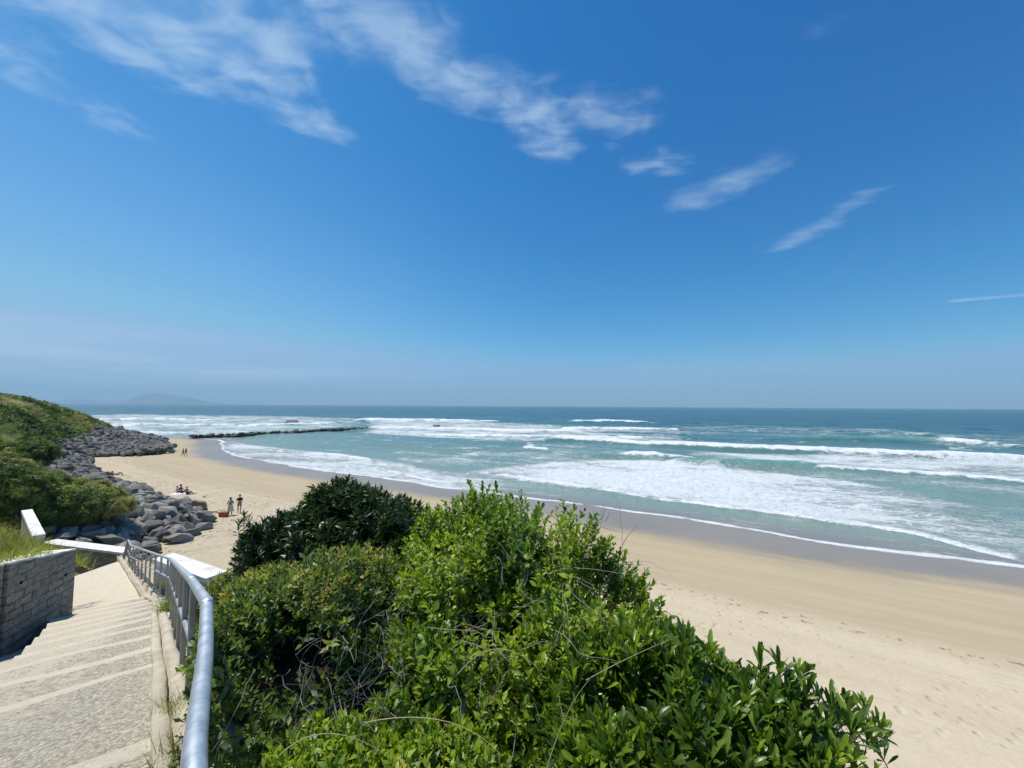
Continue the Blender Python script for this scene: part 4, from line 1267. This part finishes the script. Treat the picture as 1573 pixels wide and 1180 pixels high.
rg = np.random.default_rng(31)
N_ = 60000
rr_ = np.exp(rg.uniform(math.log(36), math.log(185), N_)); aa = np.radians(rg.uniform(-70, -38, N_))
xs, ys = rr_ * np.sin(aa), rr_ * np.cos(aa)
from_top = np.full(N_, 1e9)
sgn = np.ones(N_)
for (ax, ay), (bx, by) in zip(TOP[:-1], TOP[1:]):
    dx, dy = bx - ax, by - ay
    t = np.clip(((xs - ax) * dx + (ys - ay) * dy) / (dx * dx + dy * dy), 0, 1)
    d = np.hypot(xs - ax - t * dx, ys - ay - t * dy)
    c = dx * (ys - ay) - dy * (xs - ax)
    k = d < from_top; from_top = np.where(k, d, from_top); sgn = np.where(k, np.sign(c), sgn)
zz = hill_z(xs, ys)
k = (sgn > 0) & (from_top < 60) & (zz > 2.6)
xs, ys, zz, from_top = xs[k], ys[k], zz[k], from_top[k]
patchn = fbm(xs * 0.07, ys * 0.07, 91, 4); fine = fbm(xs * 0.3, ys * 0.3, 95, 3)
diag = fbm((xs - ys) * 0.05, (xs + ys) * 0.16, 97, 3)
shrubby = (0.6 * patchn + 0.25 * fine + 0.35 * diag)
is_sh = shrubby > 0.645
n_s = np.where(is_sh)[0][:6000]; n_g = np.where(~is_sh)[0][:13000]
dist = np.hypot(xs, ys)
tint_s = 0.30 + 0.7 * (fine - 0.5) + rg.normal(0, 0.08, len(xs))
tint_g = np.clip(0.80 + 1.3 * (patchn - 0.5) - 0.16 * (from_top < 7) + rg.normal(0, 0.12, len(xs)), 0.1, 1)
szs = rg.uniform(0.55, 1.2, len(xs)) * np.clip(dist / 70, 0.6, 1.35)
up = np.tile(np.array([0, 0, 1.0]), (len(xs), 1)) + rg.normal(size=(len(xs), 3)) * 0.18
P_ = np.stack([xs, ys, zz - 0.1], 1)
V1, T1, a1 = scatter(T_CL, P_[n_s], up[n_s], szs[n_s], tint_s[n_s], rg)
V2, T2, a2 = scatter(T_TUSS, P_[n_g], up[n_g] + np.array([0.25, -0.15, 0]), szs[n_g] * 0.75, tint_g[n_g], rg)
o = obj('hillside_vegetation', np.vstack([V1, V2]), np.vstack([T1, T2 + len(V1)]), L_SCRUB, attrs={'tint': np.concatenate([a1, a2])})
tag(o, 'patchy dark scrub and dry grass covering the dune hill', 'vegetation', kind='stuff')


def dune_shrub(px_, py_, Y_, R_, n, seed, label, tint, grassy=False, leafs=1.0):
    """py_ marks the middle of the shrub"""
    rng = np.random.default_rng(seed)
    c = cp(px_, py_, Y_)
    gz = float(hill_z(np.array([c[0]]), np.array([c[1]]))[0])
    base = empty('dune_shrub', (c[0], c[1], gz), label, 'shrub')
    blobs = [(c, R_)] + [(c + np.array([rng.uniform(-.6, .6) * R_[0], rng.uniform(-.5, .3) * R_[1], rng.uniform(-.5, .25) * R_[2]]), tuple(np.array(R_) * rng.uniform(0.45, 0.7))) for _ in range(5)]
    P_, D_, rf = blob_points(blobs, n, rng, seed, 0.55, 0.6, -0.75, 0.5)
    tn = tint + 0.07 + 0.5 * (fbm(P_[:, 0] * 0.9, P_[:, 2] * 0.9 + P_[:, 1] * .4, seed, 3) - 0.5) + rng.normal(0, 0.06, len(P_))
    tn = tn + 0.22 * (rng.random(len(P_)) > 0.72) - 0.12 * (rng.random(len(P_)) > 0.8)
    V, T, a = scatter(T_TUSS if grassy else T_CLF + T_TUSS[:2], P_, D_ * (np.array([1, 1, 1.0])), rng.uniform(0.25, 0.5, len(P_)) * leafs, tn, rng)
    obj('foliage', V, T, L_SCRUB, base, attrs={'tint': a})
    branches(np.array([c[0], c[1], gz - 0.1]), P_[rng.choice(len(P_), 10, replace=False)], rng, 0.03, 5, 0.3).build('stems', BARK, base, smooth=True)
    return base


dune_shrub(108, 780, 28.5, (2.2, 1.7, 1.2), 520, 401, 'dark green shrub with shadowed underside above the nearest boulders', 0.36)
dune_shrub(163, 771, 30.0, (1.5, 1.3, 0.85), 360, 402, 'lighter green grassy shrub overhanging the near boulders at its right end', 0.68)
dune_shrub(186, 780, 29.6, (0.7, 0.6, 0.5), 130, 403, 'spiky grass clump leaning over the boulders below the light shrub', 0.74, True)
dune_shrub(20, 765, 26.0, (2.0, 2.0, 1.9), 460, 404, 'dark shrub at the left edge behind the white wall end', 0.28)
dune_shrub(52, 750, 30.0, (2.0, 1.8, 1.15), 460, 405, 'olive shrub with brown shadowed middle on the slope over the white wall', 0.46)
dune_shrub(112, 758, 31.5, (1.8, 1.5, 0.9), 380, 406, 'yellow green shrub behind the dark one above the boulders', 0.64)
dune_shrub(0, 722, 33.0, (2.1, 1.8, 1.3), 360, 407, 'pale green shrub at the left edge halfway up the dune', 0.58)
dune_shrub(40, 700, 42.0, (2.6, 2.4, 1.4), 360, 408, 'dark rounded shrub on the lower dune slope', 0.30)
dune_shrub(80, 790, 27.5, (1.2, 1.0, 0.8), 240, 410, 'low dark shrub between the white wall end and the boulders', 0.24)

# ------------------------------------------------------------------ boulders
m, g = mat('boulder_stone')
co = obj_co(g); oi = g.n('ShaderNodeObjectInfo', out=None)
pos = geo_pos(g)
n1 = g.noise(pos, 1.1, 6, 0.65); n2 = g.noise(pos, 7.0, 5, 0.7)
rv = g.m('ADD', g.m('MULTIPLY', oi.outputs['Random'], 0.6), g.m('MULTIPLY', g.noise(pos, 0.45, 2), 0.5))
c = g.ramp(rv, [(0.2, (0.11, 0.104, 0.09)), (0.55, (0.195, 0.184, 0.16)), (0.85, (0.33, 0.312, 0.27))])
c = g.mix(g.m('MULTIPLY', g.range(n1, 0.48, 0.72), 0.5), c, (0.40, 0.385, 0.35))
c = g.mix(g.m('MULTIPLY', g.range(n2, 0.55, 0.75), 0.4), c, (0.05, 0.05, 0.052))
finish(g, pbsdf(g, c, 0.8, 0.25, 0, g.bump(g.m('ADD', n1, g.m('MULTIPLY', n2, 0.6)), 0.9, 0.16)))
STONE = m
BROWN = simple('brown_stone', (0.24, 0.185, 0.12), 0.85, 0.2, var=0.35, scale=3, bump=0.5, world=True)
import bmesh


def boulder_arrays(seed, sub=3):
    """angular block: hull of a few points, edges worn, faces a little rough"""
    r = np.random.default_rng(seed)
    bm = bmesh.new()
    for k in range(15):
        d = unit(r.normal(size=3)); d = d * np.array([1.1, 0.85, 0.72]) * r.uniform(0.85, 1.1)
        d = np.sign(d) * np.abs(d) ** 0.8
        bm.verts.new(d)
    h = bmesh.ops.convex_hull(bm, input=bm.verts)
    bmesh.ops.delete(bm, geom=[g_ for g_ in h['geom_interior'] if isinstance(g_, bmesh.types.BMVert)], context='VERTS')
    bmesh.ops.dissolve_limit(bm, angle_limit=math.radians(14), verts=bm.verts, edges=bm.edges)
    bmesh.ops.bevel(bm, geom=bm.edges[:], offset=0.07, segments=2 if sub > 2 else 1, affect='EDGES', profile=0.6)
    if sub > 2:
        bmesh.ops.triangulate(bm, faces=bm.faces)
        bmesh.ops.subdivide_edges(bm, edges=[e for e in bm.edges if e.calc_length() > 0.3], cuts=2)
    bmesh.ops.triangulate(bm, faces=bm.faces)
    bm.normal_update()
    V = np.array([v.co[:] for v in bm.verts]); N = np.array([v.normal[:] for v in bm.verts]); F = np.array([[v.index for v in f.verts] for f in bm.faces]); bm.free()
    for k in range(6):
        f = r.normal(size=3) * (3 + 2.2 * k)
        V = V + N * (0.03 / (1 + .5 * k) * np.sin(V @ f + r.uniform(0, 6)))[:, None]
    return V, F


BV = [boulder_arrays(500 + i) for i in range(14)]
BVL = [boulder_arrays(500 + i, 2) for i in range(14)]
BM = []
for i, (V, F) in enumerate(BV):
    me = make_mesh('boulder', V, F, False); me.materials.append(STONE); BM.append(me)


def inside(poly, x, y):
    c = np.zeros(len(x), bool); n = len(poly)
    for i in range(n):
        (x1, y1), (x2, y2) = poly[i], poly[(i + 1) % n]
        c ^= ((y1 > y) != (y2 > y)) & (x < (x2 - x1) * (y - y1) / (y2 - y1 + 1e-12) + x1)
    return c


poly = [(x - (0.9 if 3 < i < 14 else -0.2), y - (0.7 if 3 < i < 10 else (-0.4 if i > 9 else 0))) for i, (x, y) in enumerate(TOE)] + TOP[::-1]
rg = np.random.default_rng(41)
cand = np.stack([rg.uniform(-133, -22, 90000), rg.uniform(24, 136, 90000)], 1)
cand = cand[inside(poly, cand[:, 0], cand[:, 1])]
pts, rad = [], []
grid = {}
for p in cand:
    r = rg.uniform(0.42, 0.86) * (1.12 if rg.random() < 0.15 else 1.0)
    if np.hypot(*p) < 38: r *= rg.choice([0.5, 0.65, 0.9])
    key = (int(p[0] // 2), int(p[1] // 2)); bad = False
    for i in (-1, 0, 1):
        for j in (-1, 0, 1):
            for q, rq in grid.get((key[0] + i, key[1] + j), ()):
                if (p[0] - q[0]) ** 2 + (p[1] - q[1]) ** 2 < (0.50 * (r + rq)) ** 2: bad = True; break
    if bad: continue
    grid.setdefault(key, []).append((p, r)); pts.append(p); rad.append(r)
pts, rad = np.array(pts), np.array(rad)
order = np.argsort(np.hypot(pts[:, 0], pts[:, 1]))
pts, rad = pts[order], rad[order]
hz_ = hill_z(pts[:, 0], pts[:, 1])
bz_ = beach_z(shore_dist(pts[:, 0], pts[:, 1]))
gz = np.maximum(hz_, bz_)
nrm = np.stack([-(hill_z(pts[:, 0] + .7, pts[:, 1]) - hill_z(pts[:, 0] - .7, pts[:, 1])) / 1.4, -(hill_z(pts[:, 0], pts[:, 1] + .7) - hill_z(pts[:, 0], pts[:, 1] - .7)) / 1.4, np.ones(len(pts))], 1)
SV, SF, sn = [], [], 0
NIND = 296
for i in range(len(pts)):
    rz, tilt = rg.uniform(0, 6.28), rg.normal(0, 0.28, 2)
    q = Vector(nrm[i]).normalized().to_track_quat('Z', 'Y')
    Mx = (q.to_matrix() @ Matrix.Rotation(tilt[0], 3, 'X') @ Matrix.Rotation(tilt[1], 3, 'Y') @ Matrix.Rotation(rz, 3, 'Z'))
    sc = rad[i] * np.array([rg.uniform(0.9, 1.25), rg.uniform(0.85, 1.15), rg.uniform(0.8, 1.25)])
    z = gz[i] + 0.22 * rad[i] + rg.uniform(-0.1, 0.35) * rad[i]
    k = int(rg.integers(14))
    if i < NIND:
        o = bpy.data.objects.new('boulder', BM[k]); COL.objects.link(o)
        o.matrix_world = Matrix.Translation((pts[i][0], pts[i][1], z)) @ Mx.to_4x4() @ Matrix.Diagonal((*sc, 1))
        tag(o, 'angular dark grey boulder among the armour rocks heaped between the dune scrub and the sand', 'boulder', 'grey armour boulders along the foot of the dune')
    else:
        V, F = BVL[k]
        SV.append((V * sc) @ np.array(Mx).T + np.array([pts[i][0], pts[i][1], z])); SF.append(F + sn); sn += len(V)
print('boulders', len(pts))
tag(obj('armour_rocks', np.vstack(SV), np.vstack(SF), STONE), 'far run of grey armour rocks curving to the headland', 'rocks', kind='stuff')


def one_boulder(px_, py_, r, k, label, mt=None, squash=(1, 1, 1), rz=0.5):
    p = on_beach(px_, py_)
    me = BM[k].copy(); me.materials.clear(); me.materials.append(mt or STONE)
    o = bpy.data.objects.new('boulder', me); COL.objects.link(o)
    o.matrix_world = Matrix.Translation((p[0], p[1], p[2] + 0.35 * r)) @ Matrix.Rotation(rz, 4, 'Z') @ Matrix.Diagonal((r * squash[0], r * squash[1], r * squash[2], 1))
    return tag(o, label, 'boulder')


one_boulder(305, 783, 0.85, 3, 'brown boulder at the sand edge, the only brown one of the rock heap', BROWN, (1, 0.8, 1.2))
one_boulder(284, 781, 0.9, 5, 'rounded dark boulder standing tallest beside the brown boulder', None, (0.9, 0.9, 1.3))
one_boulder(309, 802, 0.95, 8, 'long dark slab at the seaward tip of the near rock heap', None, (1.2, 0.9, 0.9), 0.2)
one_boulder(312, 813, 0.7, 2, 'small flat boulder lying on the sand just off the rock tip', None, (1.2, 0.9, 0.6))
one_boulder(273, 833, 0.75, 7, 'dark wedge shaped boulder half sunk in sand closest to the handrail', None, (1.2, 0.9, 0.9), 0.4)
one_boulder(296, 822, 0.65, 10, 'broken dark boulder at the lower sand edge of the near heap', None, (1.2, 0.9, 0.8), 1.0)

# rock groyne and rocks in the surf
rg = np.random.default_rng(43)
gl = [(298, 670, 0.7), (320, 669, 0.9), (360, 667, 1.0), (430, 663.5, 0.9), (500, 660, 0.7), (560, 657.5, 0.5), (588, 656.3, 0.3)]
gp_ = np.array([at_z(a, b, c) for a, b, c in gl])
SV, SF, sn = [], [], 0
Lg = np.concatenate([[0], np.cumsum(np.linalg.norm(np.diff(gp_, axis=0), axis=1))])
for l in np.arange(0, Lg[-1], 0.34):
    c = np.array([np.interp(l, Lg, gp_[:, j]) for j in range(3)])
    V, F = BVL[int(rg.integers(14))]
    Mx = np.array(Matrix.Rotation(rg.uniform(0, 6.28), 3, 'Z') @ Matrix.Rotation(rg.normal(0, .3), 3, 'X'))
    wdt = 1.6 * (1 - 0.5 * l / Lg[-1])
    SV.append((V * rg.uniform(0.7, 1.3)) @ Mx.T + c + np.array([rg.normal(0, wdt * .6), rg.normal(0, wdt), rg.uniform(-0.9, -0.1)])); SF.append(F + sn); sn += len(V)
DARKROCK = simple('wet_dark_rock', (0.045, 0.05, 0.045), 0.6, 0.4, var=0.5, scale=0.7, world=True)
tag(obj('rock_groyne', np.vstack(SV), np.vstack(SF), DARKROCK), 'long low dark rock groyne reaching from the beach into the surf', 'groyne', kind='stuff')
for (px_, py_, r, lab) in [(448, 650, 6.6, 'larger dark rock awash in the surf beyond the groyne'), (670, 654, 2.8, 'small dark rock awash in the white surf right of the groyne')]:
    p = at_z(px_, py_, 0.4)
    V, F = BV[6]
    o = obj('sea_rock', V * np.array([r, r * .6, r * .32]), F, DARKROCK, loc=(p[0], p[1], 0.16 * r))
    tag(o, lab, 'rock')

# ------------------------------------------------------------------ people
SKIN = simple('skin', (0.40, 0.23, 0.15), 0.6, 0.3, var=0.08)
CL = {k: simple('cloth_' + k, c, 0.9, 0.1, var=0.12) for k, c in dict(navy=(0.02, 0.018, 0.03), grey=(0.20, 0.21, 0.215), cream=(0.62, 0.55, 0.42), tan=(0.36, 0.29, 0.19), purple=(0.13, 0.10, 0.13), white=(0.7, 0.7, 0.7),
                                                                          brown=(0.10, 0.05, 0.04), red=(0.35, 0.09, 0.07), black=(0.02, 0.02, 0.02), pale=(0.45, 0.5, 0.45)).items()}
HAIR = {k: simple('hair_' + k, c, 0.6, 0.3, var=0.2, scale=30) for k, c in dict(black=(0.012, 0.01, 0.01), grey=(0.20, 0.19, 0.18), brown=(0.06, 0.035, 0.02), hat=(0.6, 0.56, 0.46)).items()}


def skinned(name, verts, edges, radii, material, parent, root=0, sub=1):
    me = bpy.data.meshes.new(name)
    me.from_pydata([tuple(v) for v in verts], edges, [])
    me.materials.append(material)
    o = bpy.data.objects.new(name, me); COL.objects.link(o); o.parent = parent
    o.modifiers.new('skin', 'SKIN').use_smooth_shade = True
    sv = me.skin_vertices[0].data
    for i, r in enumerate(radii):
        sv[i].radius = (r, r) if not hasattr(r, '__len__') else r
        sv[i].use_root = (i == root)
    if sub: o.modifiers.new('subsurf', 'SUBSURF').levels = sub; o.modifiers['subsurf'].render_levels = sub
    return o


STAND = dict(pelvis=(0, 0, .93), waist=(0, 0, 1.08), chest=(0, 0.0, 1.32), neck=(0, 0, 1.47), chin=(0, 0.02, 1.55), head=(0, 0.02, 1.66), crown=(0, 0, 1.73),
             shL=(.17, 0, 1.41), elL=(.24, -.02, 1.13), wrL=(.25, .08, .88), haL=(.25, .12, .80), shR=(-.17, 0, 1.41), elR=(-.24, -.02, 1.13), wrR=(-.25, .08, .88), haR=(-.25, .12, .80),
             hipL=(.10, 0, .90), knL=(.11, .02, .49), anL=(.11, -.02, .08), toL=(.12, .16, .03), hipR=(-.10, 0, .90), knR=(-.11, .02, .49), anR=(-.11, -.02, .08), toR=(-.12, .16, .03))
WALK = dict(STAND, knL=(.10, .18, .50), anL=(.10, .22, .09), toL=(.10, .38, .06), knR=(-.10, -.04, .50), anR=(-.10, -.30, .13), toR=(-.10, -.17, .03), wrL=(.24, -.12, .90), haL=(.24, -.16, .83), wrR=(-.24, .22, .93), haR=(-.24, .28, .87))
ARMS = dict(STAND, elL=(.25, .02, 1.14), wrL=(.12, .26, 1.10), haL=(.05, .30, 1.10), elR=(-.25, .02, 1.14), wrR=(-.12, .26, 1.08), haR=(-.05, .30, 1.07))
BEND = dict(ARMS, chest=(0, 0.10, 1.28), waist=(0, .03, 1.07), neck=(0, .17, 1.41), chin=(0, .23, 1.47), head=(0, .26, 1.57), crown=(0, .26, 1.64), shL=(.16, .12, 1.35), shR=(-.16, .12, 1.35), elL=(.26, .10, 1.10), elR=(-.26, .10, 1.10), wrL=(.16, .36, 1.05), haL=(.10, .42, 1.02), wrR=(-.16, .36, 1.0), haR=(-.10, .42, .97))
SIT = dict(pelvis=(0, 0, .14), waist=(0, -.04, .28), chest=(0, -.07, .50), neck=(0, -.05, .66), chin=(0, -.02, .73), head=(0, -.02, .84), crown=(0, -.03, .91),
           shL=(.17, -.06, .59), elL=(.25, -.20, .34), wrL=(.24, -.32, .10), haL=(.24, -.34, .03), shR=(-.17, -.06, .59), elR=(-.24, .10, .36), wrR=(-.14, .30, .36), haR=(-.10, .37, .36),
           hipL=(.10, .05, .12), knL=(.12, .44, .34), anL=(.11, .78, .08), toL=(.11, .92, .08), hipR=(-.10, .05, .12), knR=(-.12, .48, .16), anR=(-.11, .90, .06), toR=(-.11, .98, .18))
LIE = dict(pelvis=(0, 0, .12), waist=(0, -.15, .12), chest=(0, -.38, .20), neck=(0, -.52, .32), chin=(0, -.56, .39), head=(0, -.62, .47), crown=(0, -.68, .53),
           shL=(.17, -.46, .25), elL=(.28, -.55, .05), wrL=(.22, -.32, .05), haL=(.2, -.25, .05), shR=(-.17, -.46, .25), elR=(-.28, -.55, .05), wrR=(-.22, -.32, .05), haR=(-.2, -.25, .05),
           hipL=(.10, .05, .12), knL=(.11, .42, .46), anL=(.11, .72, .07), toL=(.11, .86, .04), hipR=(-.10, .05, .12), knR=(-.11, .40, .40), anR=(-.11, .66, .07), toR=(-.11, .80, .04))
JR = dict(pelvis=.125, waist=.115, chest=.135, neck=.055, chin=.06, head=.095, crown=.07, shL=.062, elL=.043, wrL=.03, haL=.036, shR=.062, elR=.043, wrR=.03, haR=.036,
          hipL=.09, knL=.06, anL=.042, toL=.036, hipR=.09, knR=.06, anR=.042, toR=.036)
JE = [('pelvis', 'waist'), ('waist', 'chest'), ('chest', 'neck'), ('neck', 'chin'), ('chin', 'head'), ('head', 'crown'), ('chest', 'shL'), ('shL', 'elL'), ('elL', 'wrL'), ('wrL', 'haL'), ('chest', 'shR'), ('shR', 'elR'), ('elR', 'wrR'), ('wrR', 'haR'),
      ('pelvis', 'hipL'), ('hipL', 'knL'), ('knL', 'anL'), ('anL', 'toL'), ('pelvis', 'hipR'), ('hipR', 'knR'), ('knR', 'anR'), ('anR', 'toR')]
SHIRT = ['waist', 'chest', 'neck', 'shL', 'elL', 'shR', 'elR']; SHORTS = ['pelvis', 'waist', 'hipL', 'hipR', 'knL', 'knR']; TROUS = SHORTS + ['anL', 'anR']


def person(pt, pose, rz, label, garments, hair, sc=1.0, group=None, hair_long=False):
    root = empty('person', tuple(pt), label, 'person', group, rz)
    root.scale = (sc, sc, sc)
    names = list(JR)
    ix = {n: i for i, n in enumerate(names)}
    # face and fingers: nose, thumb and finger stubs as small branches of the same body
    verts = [pose[n] for n in names]; radii = [JR[n] for n in names]; edges = [(ix[a], ix[b]) for a, b in JE]
    hd = np.array(pose['head'])
    if True:
        ch = np.array(pose['chin']); up_ = unit(hd - ch); fw = unit(np.cross(np.array([1, 0, 0]), up_)) * -1
        if fw[1] < -0.2: fw = -fw
        verts.append(tuple(hd + fw * 0.115 - up_ * 0.02)); radii.append(0.016); edges.append((ix['head'], len(verts) - 1))
    for s_ in 'LR':
        h_ = np.array(pose['ha' + s_]); w_ = np.array(pose['wr' + s_]); d = unit(h_ - w_)
        sidev = unit(np.cross(d, (1, 0.2, 0.1)))
        for j in range(4):
            verts.append(tuple(h_ + d * (0.075 - 0.008 * abs(j - 1.4)) + sidev * (j - 1.5) * 0.02)); radii.append(0.009); edges.append((ix['ha' + s_], len(verts) - 1))
        verts.append(tuple(h_ + sidev * -0.05 + d * 0.02)); radii.append(0.010); edges.append((ix['ha' + s_], len(verts) - 1))
    skinned('body', verts, edges, radii, SKIN, root)
    for (gname, joints, mt, grow, extra) in garments:
        jn = [n for n in joints]
        gi = {n: i for i, n in enumerate(jn)}
        vs = [np.array(pose[n], float) for n in jn]
        rr = [JR[n] * 1.06 + grow for n in jn]
        if extra:
            for n, v in extra.items():
                vs[gi[n]] = np.array(v[0]); rr[gi[n]] = v[1]
        es = [(gi[a], gi[b]) for a, b in JE if a in gi and b in gi]
        for n_, f_ in (('knL', .75), ('knR', .75), ('neck', .55), ('elL', .8), ('elR', .8)):       # hems stop short of the joint
            if n_ in gi and sum(n_ in e for e in [(a, b) for a, b in JE if a in gi and b in gi]) == 1:
                par_ = [a for a, b in JE if b == n_][0]
                if par_ in gi: vs[gi[n_]] = vs[gi[par_]] * (1 - f_) + vs[gi[n_]] * f_
        skinned(gname, vs, es, rr, mt, root)
    hc = np.array(pose['head']); cr = np.array(pose['crown'])
    V, F = BV[0][0], BV[0][1]
    u_ = unit(cr - hc)
    import mathutils
    bmh = bmesh.new(); bmesh.ops.create_uvsphere(bmh, u_segments=12, v_segments=8, radius=1)
    Vh = np.array([v.co[:] for v in bmh.verts]); Fh = [tuple(v.index for v in f.verts) for f in bmh.faces]; bmh.free()
    back = np.array([0, -0.028, 0.035])
    obj('hair', Vh * np.array([.108, .112, .115 if not hair_long else .16]) + hc + back - np.array([0, 0, 0.04 if hair_long else 0]), Fh, HAIR[hair], root, True, loc=(0, 0, 0))
    return root


def dress(pose, low=0.45, flare=0.24):
    p = np.array(pose['pelvis'])
    return p


pw = on_beach(353.5, 791.5); pm = on_beach(367.5, 787.5)
wr = person(pw, BEND, math.radians(40), 'person in a cream dress with dark hair bending over a red bag', [('dress_top', ['pelvis', 'waist', 'chest', 'shL', 'shR'], CL['tan'], .02, None)], 'black', 1.0)
# skirt: a flared cone following the hips
V, F = [], []
for i, (z, r) in enumerate([(1.06, .15), (.95, .19), (.75, .23), (.55, .27), (.40, .30)]):
    for k in range(16):
        a = 2 * math.pi * k / 16; rr2 = r * (1 + 0.06 * math.sin(4 * a + i))
        V.append((rr2 * math.cos(a), rr2 * .85 * math.sin(a), z))
F = [(i * 16 + k, i * 16 + (k + 1) % 16, (i + 1) * 16 + (k + 1) % 16, (i + 1) * 16 + k) for i in range(4) for k in range(16)]
obj('skirt', V, F, CL['cream'], wr, True, loc=(0, 0, 0))
person(pm, ARMS, math.radians(200), 'person in a navy top and grey shorts standing beside the one in a cream dress', [('shirt', SHIRT, CL['navy'], .022, None), ('shorts', SHORTS, CL['grey'], .025, None), ('waistband', ['pelvis', 'waist'], CL['white'], .02, {'pelvis': ((0, 0, 1.0), .15), 'waist': ((0, 0, 1.04), .15)})], 'grey', 1.02)
# beach bag
bagp = pw + np.array([-0.25, -0.55, 0])
bag = empty('beach_bag', tuple(bagp), 'red beach bag standing on the sand in front of the person in the cream dress', 'bag')
V, F = prism([(-.36, -.18), (.36, -.18), (.36, .18), (-.36, .18)], 0.0, .46)
V[4:, :2] *= 1.1
bevel(obj('bag_body', V, F, CL['red'], bag, loc=(0, 0, 0)), 0.05, 3)
V, F = tube([(-.18, 0, .42), (-.16, 0, .60), (0, 0, .68), (.16, 0, .60), (.18, 0, .42)], .018, 6)
obj('strap', V, F, CL['brown'], bag, True, loc=(0, 0, 0))
w1p = on_beach(281, 701); w2p = on_beach(285.3, 700.5)
person(w1p, WALK, math.radians(170), 'person in dark shorts walking on the left of the distant pair near the wet sand', [('shorts', SHORTS, CL['brown'], .02, None)], 'brown', 1.0)
person(w2p, WALK, math.radians(170), 'person in a black top, the right one of the distant walking pair', [('shirt', SHIRT, CL['black'], .02, None), ('shorts', SHORTS, CL['brown'], .02, None)], 'black', 1.02)
s1 = on_beach(278, 757.5); s2 = on_beach(287, 759.5); s3 = on_beach(272.5, 757)
fa = math.radians(-75)
person(s1, SIT, fa, 'person in a purple top sitting in the middle of the beach group', [('shirt', SHIRT, CL['purple'], .02, None), ('shorts', SHORTS, CL['purple'], .02, None)], 'black', 1.1)
person(s2, SIT, fa, 'person with pale hair sitting with legs stretched toward the sea', [('shorts', SHORTS, CL['brown'], .02, None), ('top', ['waist', 'chest'], CL['brown'], .02, None)], 'hat', 1.05)
person(s3, SIT, math.radians(-60), 'person in a pale shirt sitting at the landward end of the beach group', [('shirt', SHIRT, CL['pale'], .02, None), ('shorts', SHORTS, CL['black'], .02, None)], 'black', 0.85)
lp = on_beach(180, 730)
person(lp, LIE, math.radians(-80), 'person sunbathing on the back with knees raised near the rocks', [('swimwear', ['pelvis', 'hipL', 'hipR'], CL['brown'], .012, None)], 'black', 1.05)
lp2 = on_beach(178, 696)
person(lp2, LIE, math.radians(-80), 'distant person lying in the corner between the two rock heaps', [('swimwear', ['pelvis', 'hipL', 'hipR'], CL['red'], .012, None)], 'brown', 1.0)


def towel(p, w, l, rz, mt, label):
    V, F = [], []
    for i in range(13):
        for j in range(9):
            V.append(((j / 8 - .5) * w, (i / 12 - .5) * l, 0.05 + 0.015 * math.sin(i * 1.3) * math.cos(j * 1.7)))
    F = [(i * 9 + j, i * 9 + j + 1, (i + 1) * 9 + j + 1, (i + 1) * 9 + j) for i in range(12) for j in range(8)]
    o = obj('towel', V, F, mt, loc=tuple(p)); o.rotation_euler = (0, 0, rz)
    so_ = o.modifiers.new('solid', 'SOLIDIFY'); so_.thickness = 0.02
    return tag(o, label, 'towel')


towel(s1 + np.array([0.5, -0.35, 0.0]), 1.3, 2.2, fa, CL['white'], 'white towel spread under the seated beach group')
towel(lp + np.array([0.1, 0, 0.0]), 0.9, 2.0, math.radians(-80), CL['pale'], 'pale towel under the sunbather near the rocks')
# driftwood on the sand
WOOD = simple('driftwood', (0.17, 0.13, 0.09), 0.9, 0.1, var=0.4, scale=8)
for k, (px_, py_, ln, lab) in enumerate([(331, 788, 1.5, 'forked driftwood branch on the sand between the rocks and the couple'), (325, 795, 0.5, 'short stub of driftwood below the forked branch'), (314, 764, 0.4, 'small dark driftwood piece beyond the seated group')]):
    p = on_beach(px_, py_)
    rr = np.random.default_rng(900 + k); a_ = rr.uniform(-0.4, 0.2)
    dv = np.array([math.cos(a_), math.sin(a_), 0.02])
    mb = MB(); pts_ = [np.array([0, 0, .05]) + dv * ln * (f - .5) + rr.normal(size=3) * .03 + np.array([0, 0, 0.03 * math.sin(3 * f)]) for f in np.linspace(0, 1, 7)]
    mb.add(*tube(pts_, list(np.linspace(.07, .03, 7)), 7))
    mb.add(*tube([pts_[3], pts_[3] + dv * .2 * ln + np.array([0, .12, .08]), pts_[3] + dv * .35 * ln + np.array([0, .3, .12])], [.04, .03, .015], 6))
    mb.v = [v + p for v in mb.v]
    e = empty('driftwood', tuple(p), lab, 'driftwood')
    mb.build('branch', WOOD, e, True)

# ------------------------------------------------------------------ air
m = bpy.data.materials.new('haze'); m.use_nodes = True
g = G(m.node_tree)
vol = g.n('ShaderNodeVolumePrincipled', {'Color': (0.54, 0.82, 1.0), 'Density': 9.0e-5, 'Anisotropy': 0.0})
oo = g.t.nodes.new('ShaderNodeOutputMaterial'); g.t.links.new(vol, oo.inputs['Volume'])
V, F = prism([(-24000, -4000), (24000, -4000), (24000, 22500), (-24000, 22500)], -75, 800)
USE_HAZE = True
if USE_HAZE:
    o = obj('haze', V, F, m)
    tag(o, 'thin pale sea haze over the whole bay', 'haze', kind='stuff')

# ------------------------------------------------------------------ render settings
scene.view_settings.view_transform = 'Standard'
scene.view_settings.look = 'None'
scene.view_settings.exposure = 0.2
scene.view_settings.gamma = 1.0
scene.render.engine = 'CYCLES'
cy = scene.cycles
cy.max_bounces = 6; cy.diffuse_bounces = 3; cy.glossy_bounces = 3; cy.transmission_bounces = 4; cy.transparent_max_bounces = 8; cy.volume_bounces = 0
cy.use_denoising = True
try:
    cy.denoiser = 'OPENIMAGEDENOISE'; cy.denoising_input_passes = 'RGB_ALBEDO_NORMAL'
except Exception: pass
cy.sample_clamp_indirect = 8.0
